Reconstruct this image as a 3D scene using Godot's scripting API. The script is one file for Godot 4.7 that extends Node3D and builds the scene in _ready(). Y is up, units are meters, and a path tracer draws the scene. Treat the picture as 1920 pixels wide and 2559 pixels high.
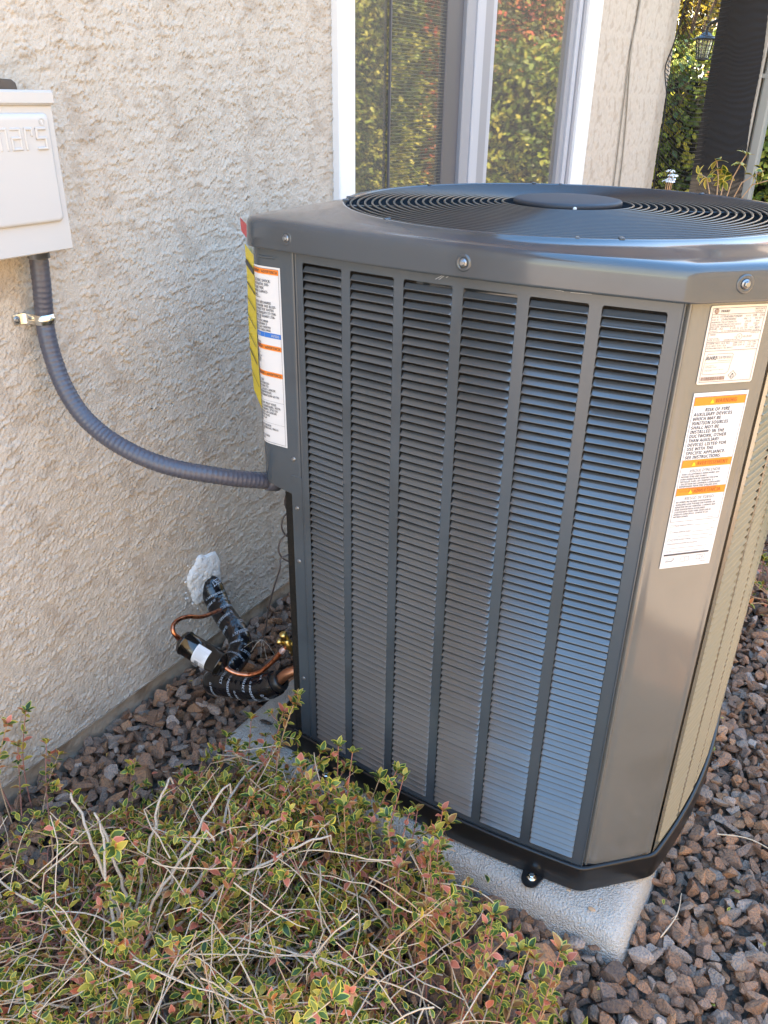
extends Node3D

# ---------------------------------------------------------------- helpers
var M := {}
var used := {}
var rng := RandomNumberGenerator.new()
const WX := -0.5            # plane of the house wall
const FW := 0.655           # width of the louvred front panel
const EYE := Vector3(0.8818, 1.3315, 1.1328)

func numbered(called: String) -> String:
	if not used.has(called):
		used[called] = 0
		return called
	used[called] += 1
	return "%s_%03d" % [called, used[called]]

func thing(called: String, label: String, category: String, at := Vector3.ZERO, group := "") -> Node3D:
	var o := Node3D.new()
	o.name = numbered(called)
	add_child(o, true)
	o.position = at
	tag(o, label, category, group)
	return o

func tag(o: Node, label: String, category := "", group := "", kind := "") -> void:
	if label: o.set_meta("label", label)
	if category: o.set_meta("category", category)
	if group: o.set_meta("group", group)
	if kind: o.set_meta("kind", kind)

func piece(called: String, mesh: Mesh, mat: Material, parent: Node = null, xf := Transform3D.IDENTITY) -> MeshInstance3D:
	var o := MeshInstance3D.new()
	o.mesh = mesh
	if mat: o.material_override = mat
	o.transform = xf
	if parent == null:
		o.name = numbered(called)
		add_child(o, true)
	else:
		var n := called
		var cnt: Dictionary = parent.get_meta("_names") if parent.has_meta("_names") else {}
		if cnt.has(called):
			cnt[called] += 1
			n = "%s_%03d" % [called, cnt[called]]
		else:
			cnt[called] = 0
		parent.set_meta("_names", cnt)
		o.name = n
		parent.add_child(o, true)
	return o

func group_part(called: String, parent: Node3D, xf := Transform3D.IDENTITY) -> Node3D:
	var o := Node3D.new()
	o.transform = xf
	var cnt: Dictionary = parent.get_meta("_names") if parent.has_meta("_names") else {}
	var n := called
	if cnt.has(called):
		cnt[called] += 1
		n = "%s_%03d" % [called, cnt[called]]
	else:
		cnt[called] = 0
	parent.set_meta("_names", cnt)
	o.name = n
	parent.add_child(o, true)
	return o

func begin() -> SurfaceTool:
	var st := SurfaceTool.new()
	st.begin(Mesh.PRIMITIVE_TRIANGLES)
	return st

func done(st: SurfaceTool) -> ArrayMesh:
	st.generate_normals()
	st.index()
	return st.commit()

func tri(st: SurfaceTool, a: Vector3, b: Vector3, c: Vector3) -> void:
	st.add_vertex(a); st.add_vertex(b); st.add_vertex(c)

func quad(st: SurfaceTool, a: Vector3, b: Vector3, c: Vector3, d: Vector3) -> void:
	tri(st, a, b, c); tri(st, a, c, d)

func flat(st: SurfaceTool) -> void:
	st.set_smooth_group(-1)

func smooth(st: SurfaceTool) -> void:
	st.set_smooth_group(0)

# box between two corners with small chamfers
func add_box(st: SurfaceTool, lo: Vector3, hi: Vector3, ch := 0.0, xf := Transform3D.IDENTITY) -> void:
	flat(st)
	var c: float = min(ch, 0.45 * min(hi.x - lo.x, min(hi.y - lo.y, hi.z - lo.z)))
	if c <= 0.0:
		var p := []
		for i in 8:
			p.append(xf * Vector3(hi.x if i & 1 else lo.x, hi.y if i & 2 else lo.y, hi.z if i & 4 else lo.z))
		quad(st, p[0], p[1], p[3], p[2]); quad(st, p[5], p[4], p[6], p[7])
		quad(st, p[4], p[0], p[2], p[6]); quad(st, p[1], p[5], p[7], p[3])
		quad(st, p[2], p[3], p[7], p[6]); quad(st, p[4], p[5], p[1], p[0])
		return
	var mid := (lo + hi) / 2
	var h := (hi - lo) / 2
	var pts := {}
	for sx in [-1, 1]:
		for sy in [-1, 1]:
			for sz in [-1, 1]:
				var s := Vector3(sx, sy, sz)
				for ax in 3:
					var q := h - Vector3(c, c, c)
					q[ax] = h[ax]
					pts[[sx, sy, sz, ax]] = xf * (mid + s * q)
	for ax in 3:
		var u := (ax + 1) % 3
		var v := (ax + 2) % 3
		for s in [-1, 1]:
			var k := []
			for uv in [[-1, -1], [1, -1], [1, 1], [-1, 1]]:
				var e := [0, 0, 0]
				e[ax] = s; e[u] = uv[0]; e[v] = uv[1]
				k.append(pts[[e[0], e[1], e[2], ax]])
			if s < 0: quad(st, k[0], k[1], k[2], k[3])
			else: quad(st, k[3], k[2], k[1], k[0])
		# edges along axis ax, between faces u and v
		for su in [-1, 1]:
			for sv in [-1, 1]:
				var a := [0, 0, 0]
				a[ax] = -1; a[u] = su; a[v] = sv
				var b := a.duplicate()
				b[ax] = 1
				var p0 = pts[[a[0], a[1], a[2], u]]
				var p1 = pts[[b[0], b[1], b[2], u]]
				var p2 = pts[[b[0], b[1], b[2], v]]
				var p3 = pts[[a[0], a[1], a[2], v]]
				if su * sv < 0: quad(st, p0, p1, p2, p3)
				else: quad(st, p3, p2, p1, p0)
	for sx in [-1, 1]:
		for sy in [-1, 1]:
			for sz in [-1, 1]:
				var p0 = pts[[sx, sy, sz, 0]]
				var p1 = pts[[sx, sy, sz, 1]]
				var p2 = pts[[sx, sy, sz, 2]]
				if sx * sy * sz < 0: tri(st, p0, p1, p2)
				else: tri(st, p2, p1, p0)

func box_mesh(lo: Vector3, hi: Vector3, ch := 0.0) -> ArrayMesh:
	var st := begin()
	add_box(st, lo, hi, ch)
	return done(st)

# rings of equal length joined by quads
func loft(st: SurfaceTool, rings: Array, closed := true) -> void:
	for r in rings.size() - 1:
		var a: PackedVector3Array = rings[r]
		var b: PackedVector3Array = rings[r + 1]
		var n := a.size()
		for i in (n if closed else n - 1):
			var j := (i + 1) % n
			quad(st, a[i], b[i], b[j], a[j])

func frames(pts: Array) -> Array:
	# [tangent, side, up] at each point, carried along without twist
	var out := []
	var side := Vector3.ZERO
	for i in pts.size():
		var t: Vector3 = (pts[min(i + 1, pts.size() - 1)] - pts[max(i - 1, 0)]).normalized()
		if i == 0:
			side = t.cross(Vector3(0.11, 1, 0.23)).normalized()
			if side.length() < 0.1: side = Vector3.RIGHT
		else:
			side = (side - t * side.dot(t)).normalized()
		out.append([t, side, t.cross(side)])
	return out

func tube(st: SurfaceTool, pts: Array, radii, sides := 8, caps := true) -> void:
	smooth(st)
	var fr := frames(pts)
	var rings := []
	for i in pts.size():
		var ring := PackedVector3Array()
		var r: float = radii[i] if radii is Array or radii is PackedFloat32Array else radii
		for k in sides:
			var a := TAU * k / sides
			ring.append(pts[i] + (fr[i][1] * cos(a) + fr[i][2] * sin(a)) * r)
		rings.append(ring)
	loft(st, rings)
	if caps:
		flat(st)
		for e in [0, pts.size() - 1]:
			var ring: PackedVector3Array = rings[e]
			for k in range(1, sides - 1):
				if e == 0: tri(st, ring[0], ring[k], ring[k + 1])
				else: tri(st, ring[0], ring[k + 1], ring[k])

func curve_points(raw: Array, step: float) -> Array:
	# Catmull-Rom through raw, resampled
	var out := []
	for i in raw.size() - 1:
		var p0: Vector3 = raw[max(i - 1, 0)]
		var p1: Vector3 = raw[i]
		var p2: Vector3 = raw[i + 1]
		var p3: Vector3 = raw[min(i + 2, raw.size() - 1)]
		var n: int = max(1, int(ceil(p1.distance_to(p2) / step)))
		for k in n:
			out.append(p1.cubic_interpolate(p2, p0, p3, float(k) / n))
	out.append(raw[-1])
	return out

# lathe about local +y; profile of Vector2(radius, height)
func add_lathe(st: SurfaceTool, prof: Array, segs: int, xf := Transform3D.IDENTITY) -> void:
	smooth(st)
	var rings := []
	for p in prof:
		var ring := PackedVector3Array()
		for k in segs:
			var a := TAU * k / segs
			ring.append(xf * Vector3(p.x * cos(a), p.y, -p.x * sin(a)))
		rings.append(ring)
	loft(st, rings)

func lathe_mesh(prof: Array, segs: int, xf := Transform3D.IDENTITY) -> ArrayMesh:
	var st := begin()
	add_lathe(st, prof, segs, xf)
	return done(st)

func along(a: Vector3, dir: Vector3) -> Transform3D:
	# local y points along dir
	var y := dir.normalized()
	var x := y.cross(Vector3(0.3, 0.1, 0.95)).normalized()
	if y.cross(Vector3(0.3, 0.1, 0.95)).length() < 0.05: x = y.cross(Vector3.RIGHT).normalized()
	return Transform3D(Basis(x, y, x.cross(y)), a)

func hex_screw(st: SurfaceTool, at: Vector3, dir: Vector3, r: float) -> void:
	var xf := along(at, dir)
	add_lathe(st, [Vector2(0.0, r * .35), Vector2(r * 1.55, r * .35), Vector2(r * 1.6, r * .2), Vector2(r * 1.6, -r * .1)], 18, xf)
	flat(st)
	var lo := PackedVector3Array()
	var hi := PackedVector3Array()
	var tp := PackedVector3Array()
	for k in 6:
		var a := TAU * k / 6
		lo.append(xf * Vector3(r * cos(a), r * .3, -r * sin(a)))
		hi.append(xf * Vector3(r * cos(a), r * 1.1, -r * sin(a)))
		tp.append(xf * Vector3(r * .8 * cos(a), r * 1.25, -r * .8 * sin(a)))
	loft(st, [lo, hi, tp])
	for k in range(1, 5): tri(st, tp[0], tp[k], tp[k + 1])

func mat(c: Color, rough := 0.6, metal := 0.0, spec := 0.5) -> StandardMaterial3D:
	var m := StandardMaterial3D.new()
	m.albedo_color = c.linear_to_srgb()
	m.roughness = rough
	m.metallic = metal
	m.metallic_specular = spec
	return m

func noise(freq: float, seed_: int, oct := 4, type := FastNoiseLite.TYPE_SIMPLEX_SMOOTH) -> FastNoiseLite:
	var n := FastNoiseLite.new()
	n.seed = seed_
	n.frequency = freq
	n.noise_type = type
	n.fractal_octaves = oct
	if oct == 1: n.fractal_type = FastNoiseLite.FRACTAL_NONE
	return n

func noise_tex(freq: float, seed_: int, cols: Array, offs: Array, size := 512, oct := 5) -> NoiseTexture2D:
	var t := NoiseTexture2D.new()
	t.width = size; t.height = size
	t.seamless = true
	t.noise = noise(freq, seed_, oct)
	var g := Gradient.new()
	g.offsets = PackedFloat32Array(offs)
	var cc := PackedColorArray()
	for c in cols: cc.append((c as Color).linear_to_srgb())
	g.colors = cc
	t.color_ramp = g
	return t

func bump_tex(freq: float, seed_: int, size := 512, oct := 4) -> NoiseTexture2D:
	var t := NoiseTexture2D.new()
	t.width = size; t.height = size
	t.seamless = true
	t.noise = noise(freq, seed_, oct)
	return t

func triplanar(m: StandardMaterial3D, per_metre: float, world := true) -> void:
	m.uv1_triplanar = true
	m.uv1_world_triplanar = world
	m.uv1_scale = Vector3.ONE * per_metre

func bumpy(m: StandardMaterial3D, t: Texture2D, cm: float) -> void:
	m.heightmap_enabled = true
	m.heightmap_texture = t
	m.heightmap_scale = cm

# ---------------------------------------------------------------- lettering
var fonts := {}
var font_h := {}
func font(kind: String) -> Font:
	if not fonts.has(kind):
		var f := SystemFont.new()
		f.font_names = PackedStringArray(["Droid Sans"])
		f.font_weight = 700 if kind == "bold" else 400
		fonts[kind] = f
		var t := TextMesh.new()
		t.font = f; t.text = "H"; t.font_size = 20; t.pixel_size = 0.1; t.depth = 0.0
		t.horizontal_alignment = HORIZONTAL_ALIGNMENT_LEFT
		var b := t.get_aabb()
		font_h[kind] = [b.size.y, b.position.y]
	return fonts[kind]

# text as triangles in the plane (x right, y up), baseline at (x, y); h = height of capitals; w > 0 squeezes to that width; align -1 left, 0 centre
func text(tris: PackedVector3Array, s: String, x: float, y: float, h: float, kind := "normal", w := 0.0, align := -1, slant := 0.0, step := 4.0) -> void:
	var t := TextMesh.new()
	t.font = font(kind)
	t.text = s; t.font_size = 20; t.pixel_size = 0.1; t.depth = 0.0; t.curve_step = step
	t.horizontal_alignment = HORIZONTAL_ALIGNMENT_LEFT
	if t.get_surface_count() == 0: return
	var a := t.surface_get_arrays(0)
	var v: PackedVector3Array = a[Mesh.ARRAY_VERTEX]
	var bb := t.get_aabb()
	var sy: float = h / font_h[kind][0]
	var sx := sy
	if w > 0.0: sx = w / bb.size.x
	var ox := x - bb.position.x * sx
	if align == 0: ox -= bb.size.x * sx / 2
	var oy: float = y - font_h[kind][1] * sy
	var idx = a[Mesh.ARRAY_INDEX]
	if idx == null or idx.size() == 0:
		for p in v: tris.append(Vector3(ox + p.x * sx + slant * p.y * sy, oy + p.y * sy, 0))
	else:
		for i in idx:
			var p: Vector3 = v[i]
			tris.append(Vector3(ox + p.x * sx + slant * p.y * sy, oy + p.y * sy, 0))

func rect(tris: PackedVector3Array, x0: float, y0: float, x1: float, y1: float, nx := 1) -> void:
	for k in nx:
		var a: float = lerp(x0, x1, float(k) / nx)
		var b: float = lerp(x0, x1, float(k + 1) / nx)
		for p in [[a, y0], [a, y1], [b, y1], [a, y0], [b, y1], [b, y0]]: tris.append(Vector3(p[0], p[1], 0))

func stroke(tris: PackedVector3Array, pts: Array, w: float, closed := false) -> void:
	var n := pts.size()
	for i in (n if closed else n - 1):
		var a: Vector2 = pts[i]
		var b: Vector2 = pts[(i + 1) % n]
		var d := (b - a).normalized()
		var o := Vector2(-d.y, d.x) * w / 2
		a -= d * w * .4; b += d * w * .4
		for p in [a - o, a + o, b + o, a - o, b + o, b - o]: tris.append(Vector3(p.x, p.y, 0))

func ring_pts(cx: float, cy: float, r: float, n := 20) -> Array:
	var out := []
	for k in n: out.append(Vector2(cx + r * cos(TAU * k / n), cy + r * sin(TAU * k / n)))
	return out

func printed(tris: PackedVector3Array, place: Callable) -> ArrayMesh:
	var st := begin()
	flat(st)
	for p in tris: st.add_vertex(place.call(p))
	return done(st)

# ---------------------------------------------------------------- materials
func make_materials() -> void:
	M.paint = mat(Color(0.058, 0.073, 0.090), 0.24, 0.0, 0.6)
	M.cap_paint = mat(Color(0.050, 0.062, 0.076), 0.12, 0.0, 0.6)
	bumpy(M.cap_paint, bump_tex(0.008, 5, 256, 2), 0.04)
	M.cap_paint.clearcoat_enabled = true
	M.cap_paint.clearcoat = 0.35
	M.cap_paint.clearcoat_roughness = 0.05
	triplanar(M.cap_paint, 2.5)
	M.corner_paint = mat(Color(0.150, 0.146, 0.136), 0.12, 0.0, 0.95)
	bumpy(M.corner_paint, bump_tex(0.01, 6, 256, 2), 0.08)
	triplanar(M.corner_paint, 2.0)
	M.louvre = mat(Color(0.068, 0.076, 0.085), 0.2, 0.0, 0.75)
	for k in ["paint", "louvre", "corner_paint", "cap_paint"]:
		M[k].albedo_texture = noise_tex(0.004, 15, [Color(.80, .79, .77), Color(.95, .95, .95), Color(1, 1, 1)], [0.2, 0.5, 0.85], 512, 6) if k == "paint" else M.paint.albedo_texture
		triplanar(M[k], 1.7)
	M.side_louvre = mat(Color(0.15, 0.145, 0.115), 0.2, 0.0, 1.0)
	M.recess = mat(Color(0.085, 0.105, 0.125), 0.4)
	M.wire = mat(Color(0.02, 0.022, 0.026), 0.28, 0.0, 0.6)
	M.hub = mat(Color(0.024, 0.029, 0.040), 0.55)
	M.black = mat(Color(0.012, 0.011, 0.011), 0.32)
	M.coil = mat(Color(0.03, 0.027, 0.025), 0.7)
	M.coil.albedo_texture = noise_tex(0.05, 21, [Color(.02, .02, .02), Color(.35, .3, .25), Color(1, .95, .9)], [0.0, 0.7, 1.0], 256, 5)
	triplanar(M.coil, 9.0)
	M.steel = mat(Color(0.30, 0.31, 0.33), 0.3, 0.85)
	M.bolt_grey = mat(Color(0.16, 0.17, 0.19), 0.25, 0.4)
	M.zinc = mat(Color(0.72, 0.72, 0.68), 0.22, 1.0)
	M.brass = mat(Color(0.62, 0.46, 0.17), 0.3, 1.0)
	M.copper = mat(Color(0.72, 0.32, 0.18), 0.3, 1.0)
	M.copper.albedo_texture = noise_tex(0.02, 31, [Color(.12, .06, .05), Color(.75, .6, .55), Color(1, 1, 1)], [0.15, 0.42, 0.8], 256, 4)
	triplanar(M.copper, 9.0)
	M.copper_old = mat(Color(0.36, 0.17, 0.10), 0.4, 0.9)
	M.braze = mat(Color(0.55, 0.42, 0.42), 0.5, 0.7)
	M.tape = mat(Color(0.006, 0.006, 0.008), 0.16, 0.0, 0.6)
	bumpy(M.tape, bump_tex(0.03, 8, 256, 3), 0.12)
	triplanar(M.tape, 10.0)
	M.drier = mat(Color(0.007, 0.006, 0.006), 0.12, 0.0, 0.6)
	M.label = mat(Color(0.66, 0.66, 0.68), 0.45)
	M.label_cream = mat(Color(0.68, 0.61, 0.54), 0.5)
	M.ink = mat(Color(0.05, 0.05, 0.055), 0.6)
	M.ink_soft = mat(Color(0.07, 0.065, 0.075), 0.6)
	M.ink_brown = mat(Color(0.24, 0.13, 0.09), 0.6)
	M.orange = mat(Color(0.85, 0.24, 0.02), 0.5)
	M.orange_dark = mat(Color(0.36, 0.11, 0.02), 0.5)
	M.blue = mat(Color(0.03, 0.16, 0.55), 0.5)
	M.yellow = mat(Color(0.72, 0.58, 0.02), 0.5)
	M.red = mat(Color(0.55, 0.04, 0.05), 0.45)
	M.white_ink = mat(Color(0.42, 0.46, 0.52), 0.5)
	M.plastic_bag = mat(Color(0.75, 0.75, 0.75), 0.2)
	M.plastic_bag.transparency = BaseMaterial3D.TRANSPARENCY_ALPHA
	M.plastic_bag.albedo_color.a = 0.10

	M.stucco = mat(Color(0.535, 0.475, 0.41), 0.9, 0.0, 0.25)
	M.stucco.albedo_texture = noise_tex(0.006, 41, [Color(.80, .77, .74), Color(1, 1, 1), Color(.91, .90, .88)], [0.2, 0.5, 0.8], 512, 6)
	bumpy(M.stucco, bump_tex(0.09, 42, 512, 4), 0.12)
	triplanar(M.stucco, 4.0)
	M.foundation = mat(Color(0.38, 0.31, 0.24), 0.85)
	M.foundation.albedo_texture = noise_tex(0.008, 16, [Color(.55, .5, .46), Color(1, 1, 1)], [0.25, 0.7], 256, 5)
	bumpy(M.foundation, bump_tex(0.05, 43, 256, 4), 0.15)
	triplanar(M.foundation, 4.0)
	M.plaster = mat(Color(0.72, 0.71, 0.70), 0.9)
	bumpy(M.plaster, bump_tex(0.03, 44, 256, 4), 0.4)
	triplanar(M.plaster, 6.0)
	M.pad = mat(Color(0.66, 0.63, 0.58), 0.9)
	M.pad.albedo_texture = noise_tex(0.16, 45, [Color(.60, .58, .57), Color(.93, .91, .90), Color(1, 1, 1)], [0.25, 0.48, 0.75], 512, 6)
	bumpy(M.pad, bump_tex(0.045, 46, 512, 3), 0.9)
	triplanar(M.pad, 8.0)
	M.soil = mat(Color(0.10, 0.08, 0.065), 0.95)
	M.soil.albedo_texture = noise_tex(0.04, 47, [Color(.5, .46, .42), Color(.9, .85, .8), Color(1, 1, 1)], [0.2, 0.5, 0.8], 512, 5)
	bumpy(M.soil, bump_tex(0.06, 48, 512, 4), 1.5)
	triplanar(M.soil, 1.6)
	M.far_ground = mat(Color(0.56, 0.46, 0.36), 0.95)
	M.far_ground.albedo_texture = noise_tex(0.03, 49, [Color(.7, .68, .65), Color(1, 1, 1), Color(.85, .8, .76)], [0.2, 0.5, 0.8], 512, 5)
	triplanar(M.far_ground, 0.8)
	M.stone = mat(Color(1, 1, 1), 0.85, 0.0, 0.3)
	M.stone.vertex_color_use_as_albedo = true
	M.stone.albedo_texture = noise_tex(0.02, 51, [Color(.34, .32, .33), Color(.80, .76, .74), Color(1.0, .74, .52), Color(1.0, .95, .9)], [0.18, 0.45, 0.68, 0.88], 512, 6)
	bumpy(M.stone, bump_tex(0.012, 52, 512, 6), 0.25)
	triplanar(M.stone, 0.36, false)
	M.leaf = mat(Color(1, 1, 1), 0.42, 0.0, 0.4)
	M.leaf.vertex_color_use_as_albedo = true
	M.leaf.backlight_enabled = true
	M.leaf.backlight = Color(0.25, 0.25, 0.1)
	M.stem_pale = mat(Color(0.64, 0.48, 0.33), 0.75)
	M.stem_grey = mat(Color(0.60, 0.50, 0.40), 0.8)
	M.stem_grey.albedo_texture = noise_tex(0.05, 61, [Color(.5, .46, .42), Color(1, 1, 1), Color(.9, .85, .8)], [0.2, 0.5, 0.9], 256, 4)
	triplanar(M.stem_grey, 20.0)
	M.stem_tan = mat(Color(0.52, 0.33, 0.19), 0.7)
	M.stem_pink = mat(Color(0.38, 0.16, 0.12), 0.65)
	M.white_plastic = mat(Color(0.70, 0.70, 0.71), 0.3)
	M.box_enamel = mat(Color(0.52, 0.50, 0.485), 0.25)
	M.conduit = mat(Color(0.070, 0.073, 0.098), 0.3, 0.0, 0.5)
	M.frame_grey = mat(Color(0.28, 0.29, 0.33), 0.35)
	M.downspout = mat(Color(0.34, 0.33, 0.30), 0.5)
	M.frame_light = mat(Color(0.42, 0.44, 0.50), 0.35)
	M.screen_wire = mat(Color(0.15, 0.15, 0.11), 0.6)
	M.frame_dark = mat(Color(0.10, 0.10, 0.115), 0.4)
	M.vinyl = mat(Color(0.78, 0.79, 0.82), 0.3)
	M.glass = mat(Color(0.34, 0.32, 0.29), 0.02, 0.45, 0.95)
	M.glass.transparency = BaseMaterial3D.TRANSPARENCY_ALPHA
	M.glass.albedo_color.a = 0.12
	M.glass.clearcoat_enabled = true
	M.glass.clearcoat = 1.0
	M.glass.clearcoat_roughness = 0.02
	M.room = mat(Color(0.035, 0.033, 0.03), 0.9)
	M.net = mat(Color(0.015, 0.014, 0.016), 0.7)
	M.cloth = mat(Color(0.024, 0.022, 0.023), 0.9)
	M.cloth.rim_enabled = true
	M.cloth.rim = 0.2
	bumpy(M.cloth, bump_tex(0.12, 71, 256, 3), 0.2)
	triplanar(M.cloth, 14.0)
	M.cable = mat(Color(0.30, 0.27, 0.23), 0.6)
	M.thin_wire = mat(Color(0.06, 0.05, 0.05), 0.45)
	M.roof = mat(Color(0.30, 0.17, 0.11), 0.8)
	M.eave = mat(Color(0.55, 0.48, 0.40), 0.8)
	M.hedge_core = mat(Color(0.012, 0.014, 0.008), 0.95)
	M.bark = mat(Color(0.10, 0.07, 0.05), 0.9)
	M.lantern = mat(Color(0.012, 0.016, 0.018), 0.35)
	M.lantern_glass = mat(Color(0.8, 0.8, 0.75), 0.08)
	M.lantern_glass.transparency = BaseMaterial3D.TRANSPARENCY_ALPHA
	M.lantern_glass.albedo_color.a = 0.2
	M.petal = mat(Color(0.82, 0.82, 0.80), 0.7)
	M.garden_wall = mat(Color(0.70, 0.57, 0.35), 0.9)
	M.garden_wall.albedo_texture = noise_tex(0.02, 81, [Color(.8, .78, .75), Color(1, 1, 1)], [0.2, 0.7], 256, 5)
	triplanar(M.garden_wall, 1.0)
	M.far_wall = mat(Color(0.62, 0.52, 0.42), 0.85)
	M.far_brick = mat(Color(0.24, 0.11, 0.07), 0.85)

# ---------------------------------------------------------------- the condenser's plan
func bow(x: float) -> float:
	return 0.022 * 4.0 * x * (FW - x) / (FW * FW)

func side_bow(z: float) -> float:      # z from -0.108 to -0.73
	var t := (-0.108 - z) / 0.622
	return 0.032 * 4.0 * t * (1.0 - t)

func arc(p: Vector2, q: Vector2, out: Vector2, b: float, n: int) -> Array:
	var r := []
	for i in n + 1:
		var t := float(i) / n
		r.append(p.lerp(q, t) + out * b * 4.0 * t * (1.0 - t))
	return r

# closed outline, counter-clockwise seen from above with x right and z down the page: front, right, back, left
func outline(with_box: bool) -> Array:
	var raw := []
	raw.append_array(arc(Vector2(0.0, 0.0), Vector2(FW, 0), Vector2(0, 1), 0.022, 22))
	raw.append_array(arc(Vector2(FW, 0), Vector2(0.762, -0.108), Vector2(0.7, 0.7), 0.0, 5))
	raw.append_array(arc(Vector2(0.762, -0.108), Vector2(0.762, -0.73), Vector2(1, 0), 0.032, 20))
	raw.append_array(arc(Vector2(0.762, -0.73), Vector2(FW, -0.838), Vector2(1, -1), 0.0, 5))
	raw.append_array(arc(Vector2(FW, -0.838), Vector2(0, -0.838), Vector2(0, -1), 0.022, 20))
	raw.append_array(arc(Vector2(0, -0.838), Vector2(-0.107, -0.73), Vector2(-1, -1), 0.0, 5))
	if with_box:
		raw.append_array(arc(Vector2(-0.107, -0.73), Vector2(-0.114, -0.045), Vector2(-1, 0), 0.015, 20))
		for k in range(1, 6):
			var a := PI + (k / 6.0) * PI / 2
			raw.append(Vector2(-0.076, -0.043) + Vector2(cos(a) * 0.038, -sin(a) * 0.038))
		raw.append_array(arc(Vector2(-0.076, -0.004), Vector2(0, 0), Vector2(0, 1), 0.0, 4))
	else:
		raw.append_array(arc(Vector2(-0.107, -0.73), Vector2(-0.113, -0.085), Vector2(-1, 0), 0.012, 20))
		raw.append_array(arc(Vector2(-0.113, -0.085), Vector2(-0.045, -0.022), Vector2(-1, 1), 0.0, 4))
		raw.append_array(arc(Vector2(-0.045, -0.022), Vector2(0, 0), Vector2(0, 1), 0.0, 3))
	# drop repeated points, then round every sharp turn
	var pts := []
	for p in raw:
		if pts.is_empty() or p.distance_to(pts[-1]) > 0.002: pts.append(p)
	if pts[0].distance_to(pts[-1]) < 0.002: pts.pop_back()
	var out := []
	var n := pts.size()
	for i in n:
		var a: Vector2 = pts[(i + n - 1) % n]
		var b: Vector2 = pts[i]
		var c: Vector2 = pts[(i + 1) % n]
		var turn := absf((b - a).angle_to(c - b))
		if turn > 0.3:
			var r := 0.012
			var p0 := b + (a - b).normalized() * r
			var p1 := b + (c - b).normalized() * r
			out.append(b + (a - b).normalized() * r * 1.6)
			for k in 5:
				var t := k / 4.0
				out.append(p0.lerp(b, t).lerp(b.lerp(p1, t), t))
			out.append(b + (c - b).normalized() * r * 1.6)
		else:
			out.append(b)
	return out

func grown(pts: Array, d: float) -> Array:
	var out := []
	var n := pts.size()
	for i in n:
		var a: Vector2 = pts[(i + n - 1) % n]
		var b: Vector2 = pts[i]
		var c: Vector2 = pts[(i + 1) % n]
		var e := (b - a).normalized() + (c - b).normalized()
		e = e.normalized()
		out.append(b + Vector2(-e.y, e.x) * d)
	return out

func ring_at(pts: Array, y: float) -> PackedVector3Array:
	var r := PackedVector3Array()
	for p in pts: r.append(Vector3(p.x, y, p.y))
	return r

func strip(st: SurfaceTool, path: Array, ys: Array, d := 0.0) -> void:
	# upright sheet along an open plan path
	var rows := []
	for y in ys:
		var r := PackedVector3Array()
		for i in path.size():
			var p: Vector2 = path[i]
			if d != 0.0:
				var e: Vector2 = (path[min(i + 1, path.size() - 1)] - path[max(i - 1, 0)]).normalized()
				p += Vector2(-e.y, e.x) * d
			r.append(Vector3(p.x, y, p.y))
		rows.append(r)
	loft(st, rows, false)

const ROWS := 73
const PITCH := 0.01455
const ROW_TOP := 1.079

# one pressed louvre: x across (0..w), y up, z out; its top edge at y = 0
func louvre_mesh(w: float) -> ArrayMesh:
	var st := begin()
	smooth(st)
	# hinged at its foot, the top pushed back behind the sheet
	var prof := [Vector2(-0.0060, -0.0072), Vector2(-0.0061, -0.0066), Vector2(-0.0078, -0.0050), Vector2(-0.0097, -0.0033), Vector2(-0.0112, -0.0019), Vector2(-0.0126, -0.0003), Vector2(-0.0136, 0.0010), Vector2(-0.0142, 0.0014), Vector2(-0.0147, 0.0012), Vector2(-0.0150, 0.0002), Vector2(-0.0149, -0.0008)]
	var xs := [0.0006, 0.0016, 0.0034, 0.0065, w * .35, w * .65, w - 0.0065, w - 0.0034, w - 0.0016, w - 0.0006]
	var f := [0.55, 0.8, 0.95, 1.0, 1.0, 1.0, 1.0, 0.95, 0.8, 0.55]
	var rings := []
	for i in xs.size():
		var r := PackedVector3Array()
		for p in prof:
			r.append(Vector3(xs[i], p.x - (1.0 - f[i]) * 0.0012, p.y if p.y < 0 else p.y * f[i] - (1.0 - f[i]) * 0.0016))
		rings.append(r)
	for i in rings.size() - 1:
		var a: PackedVector3Array = rings[i]
		var b: PackedVector3Array = rings[i + 1]
		for k in a.size() - 1: quad(st, a[k], b[k], b[k + 1], a[k + 1])
	return done(st)

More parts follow.
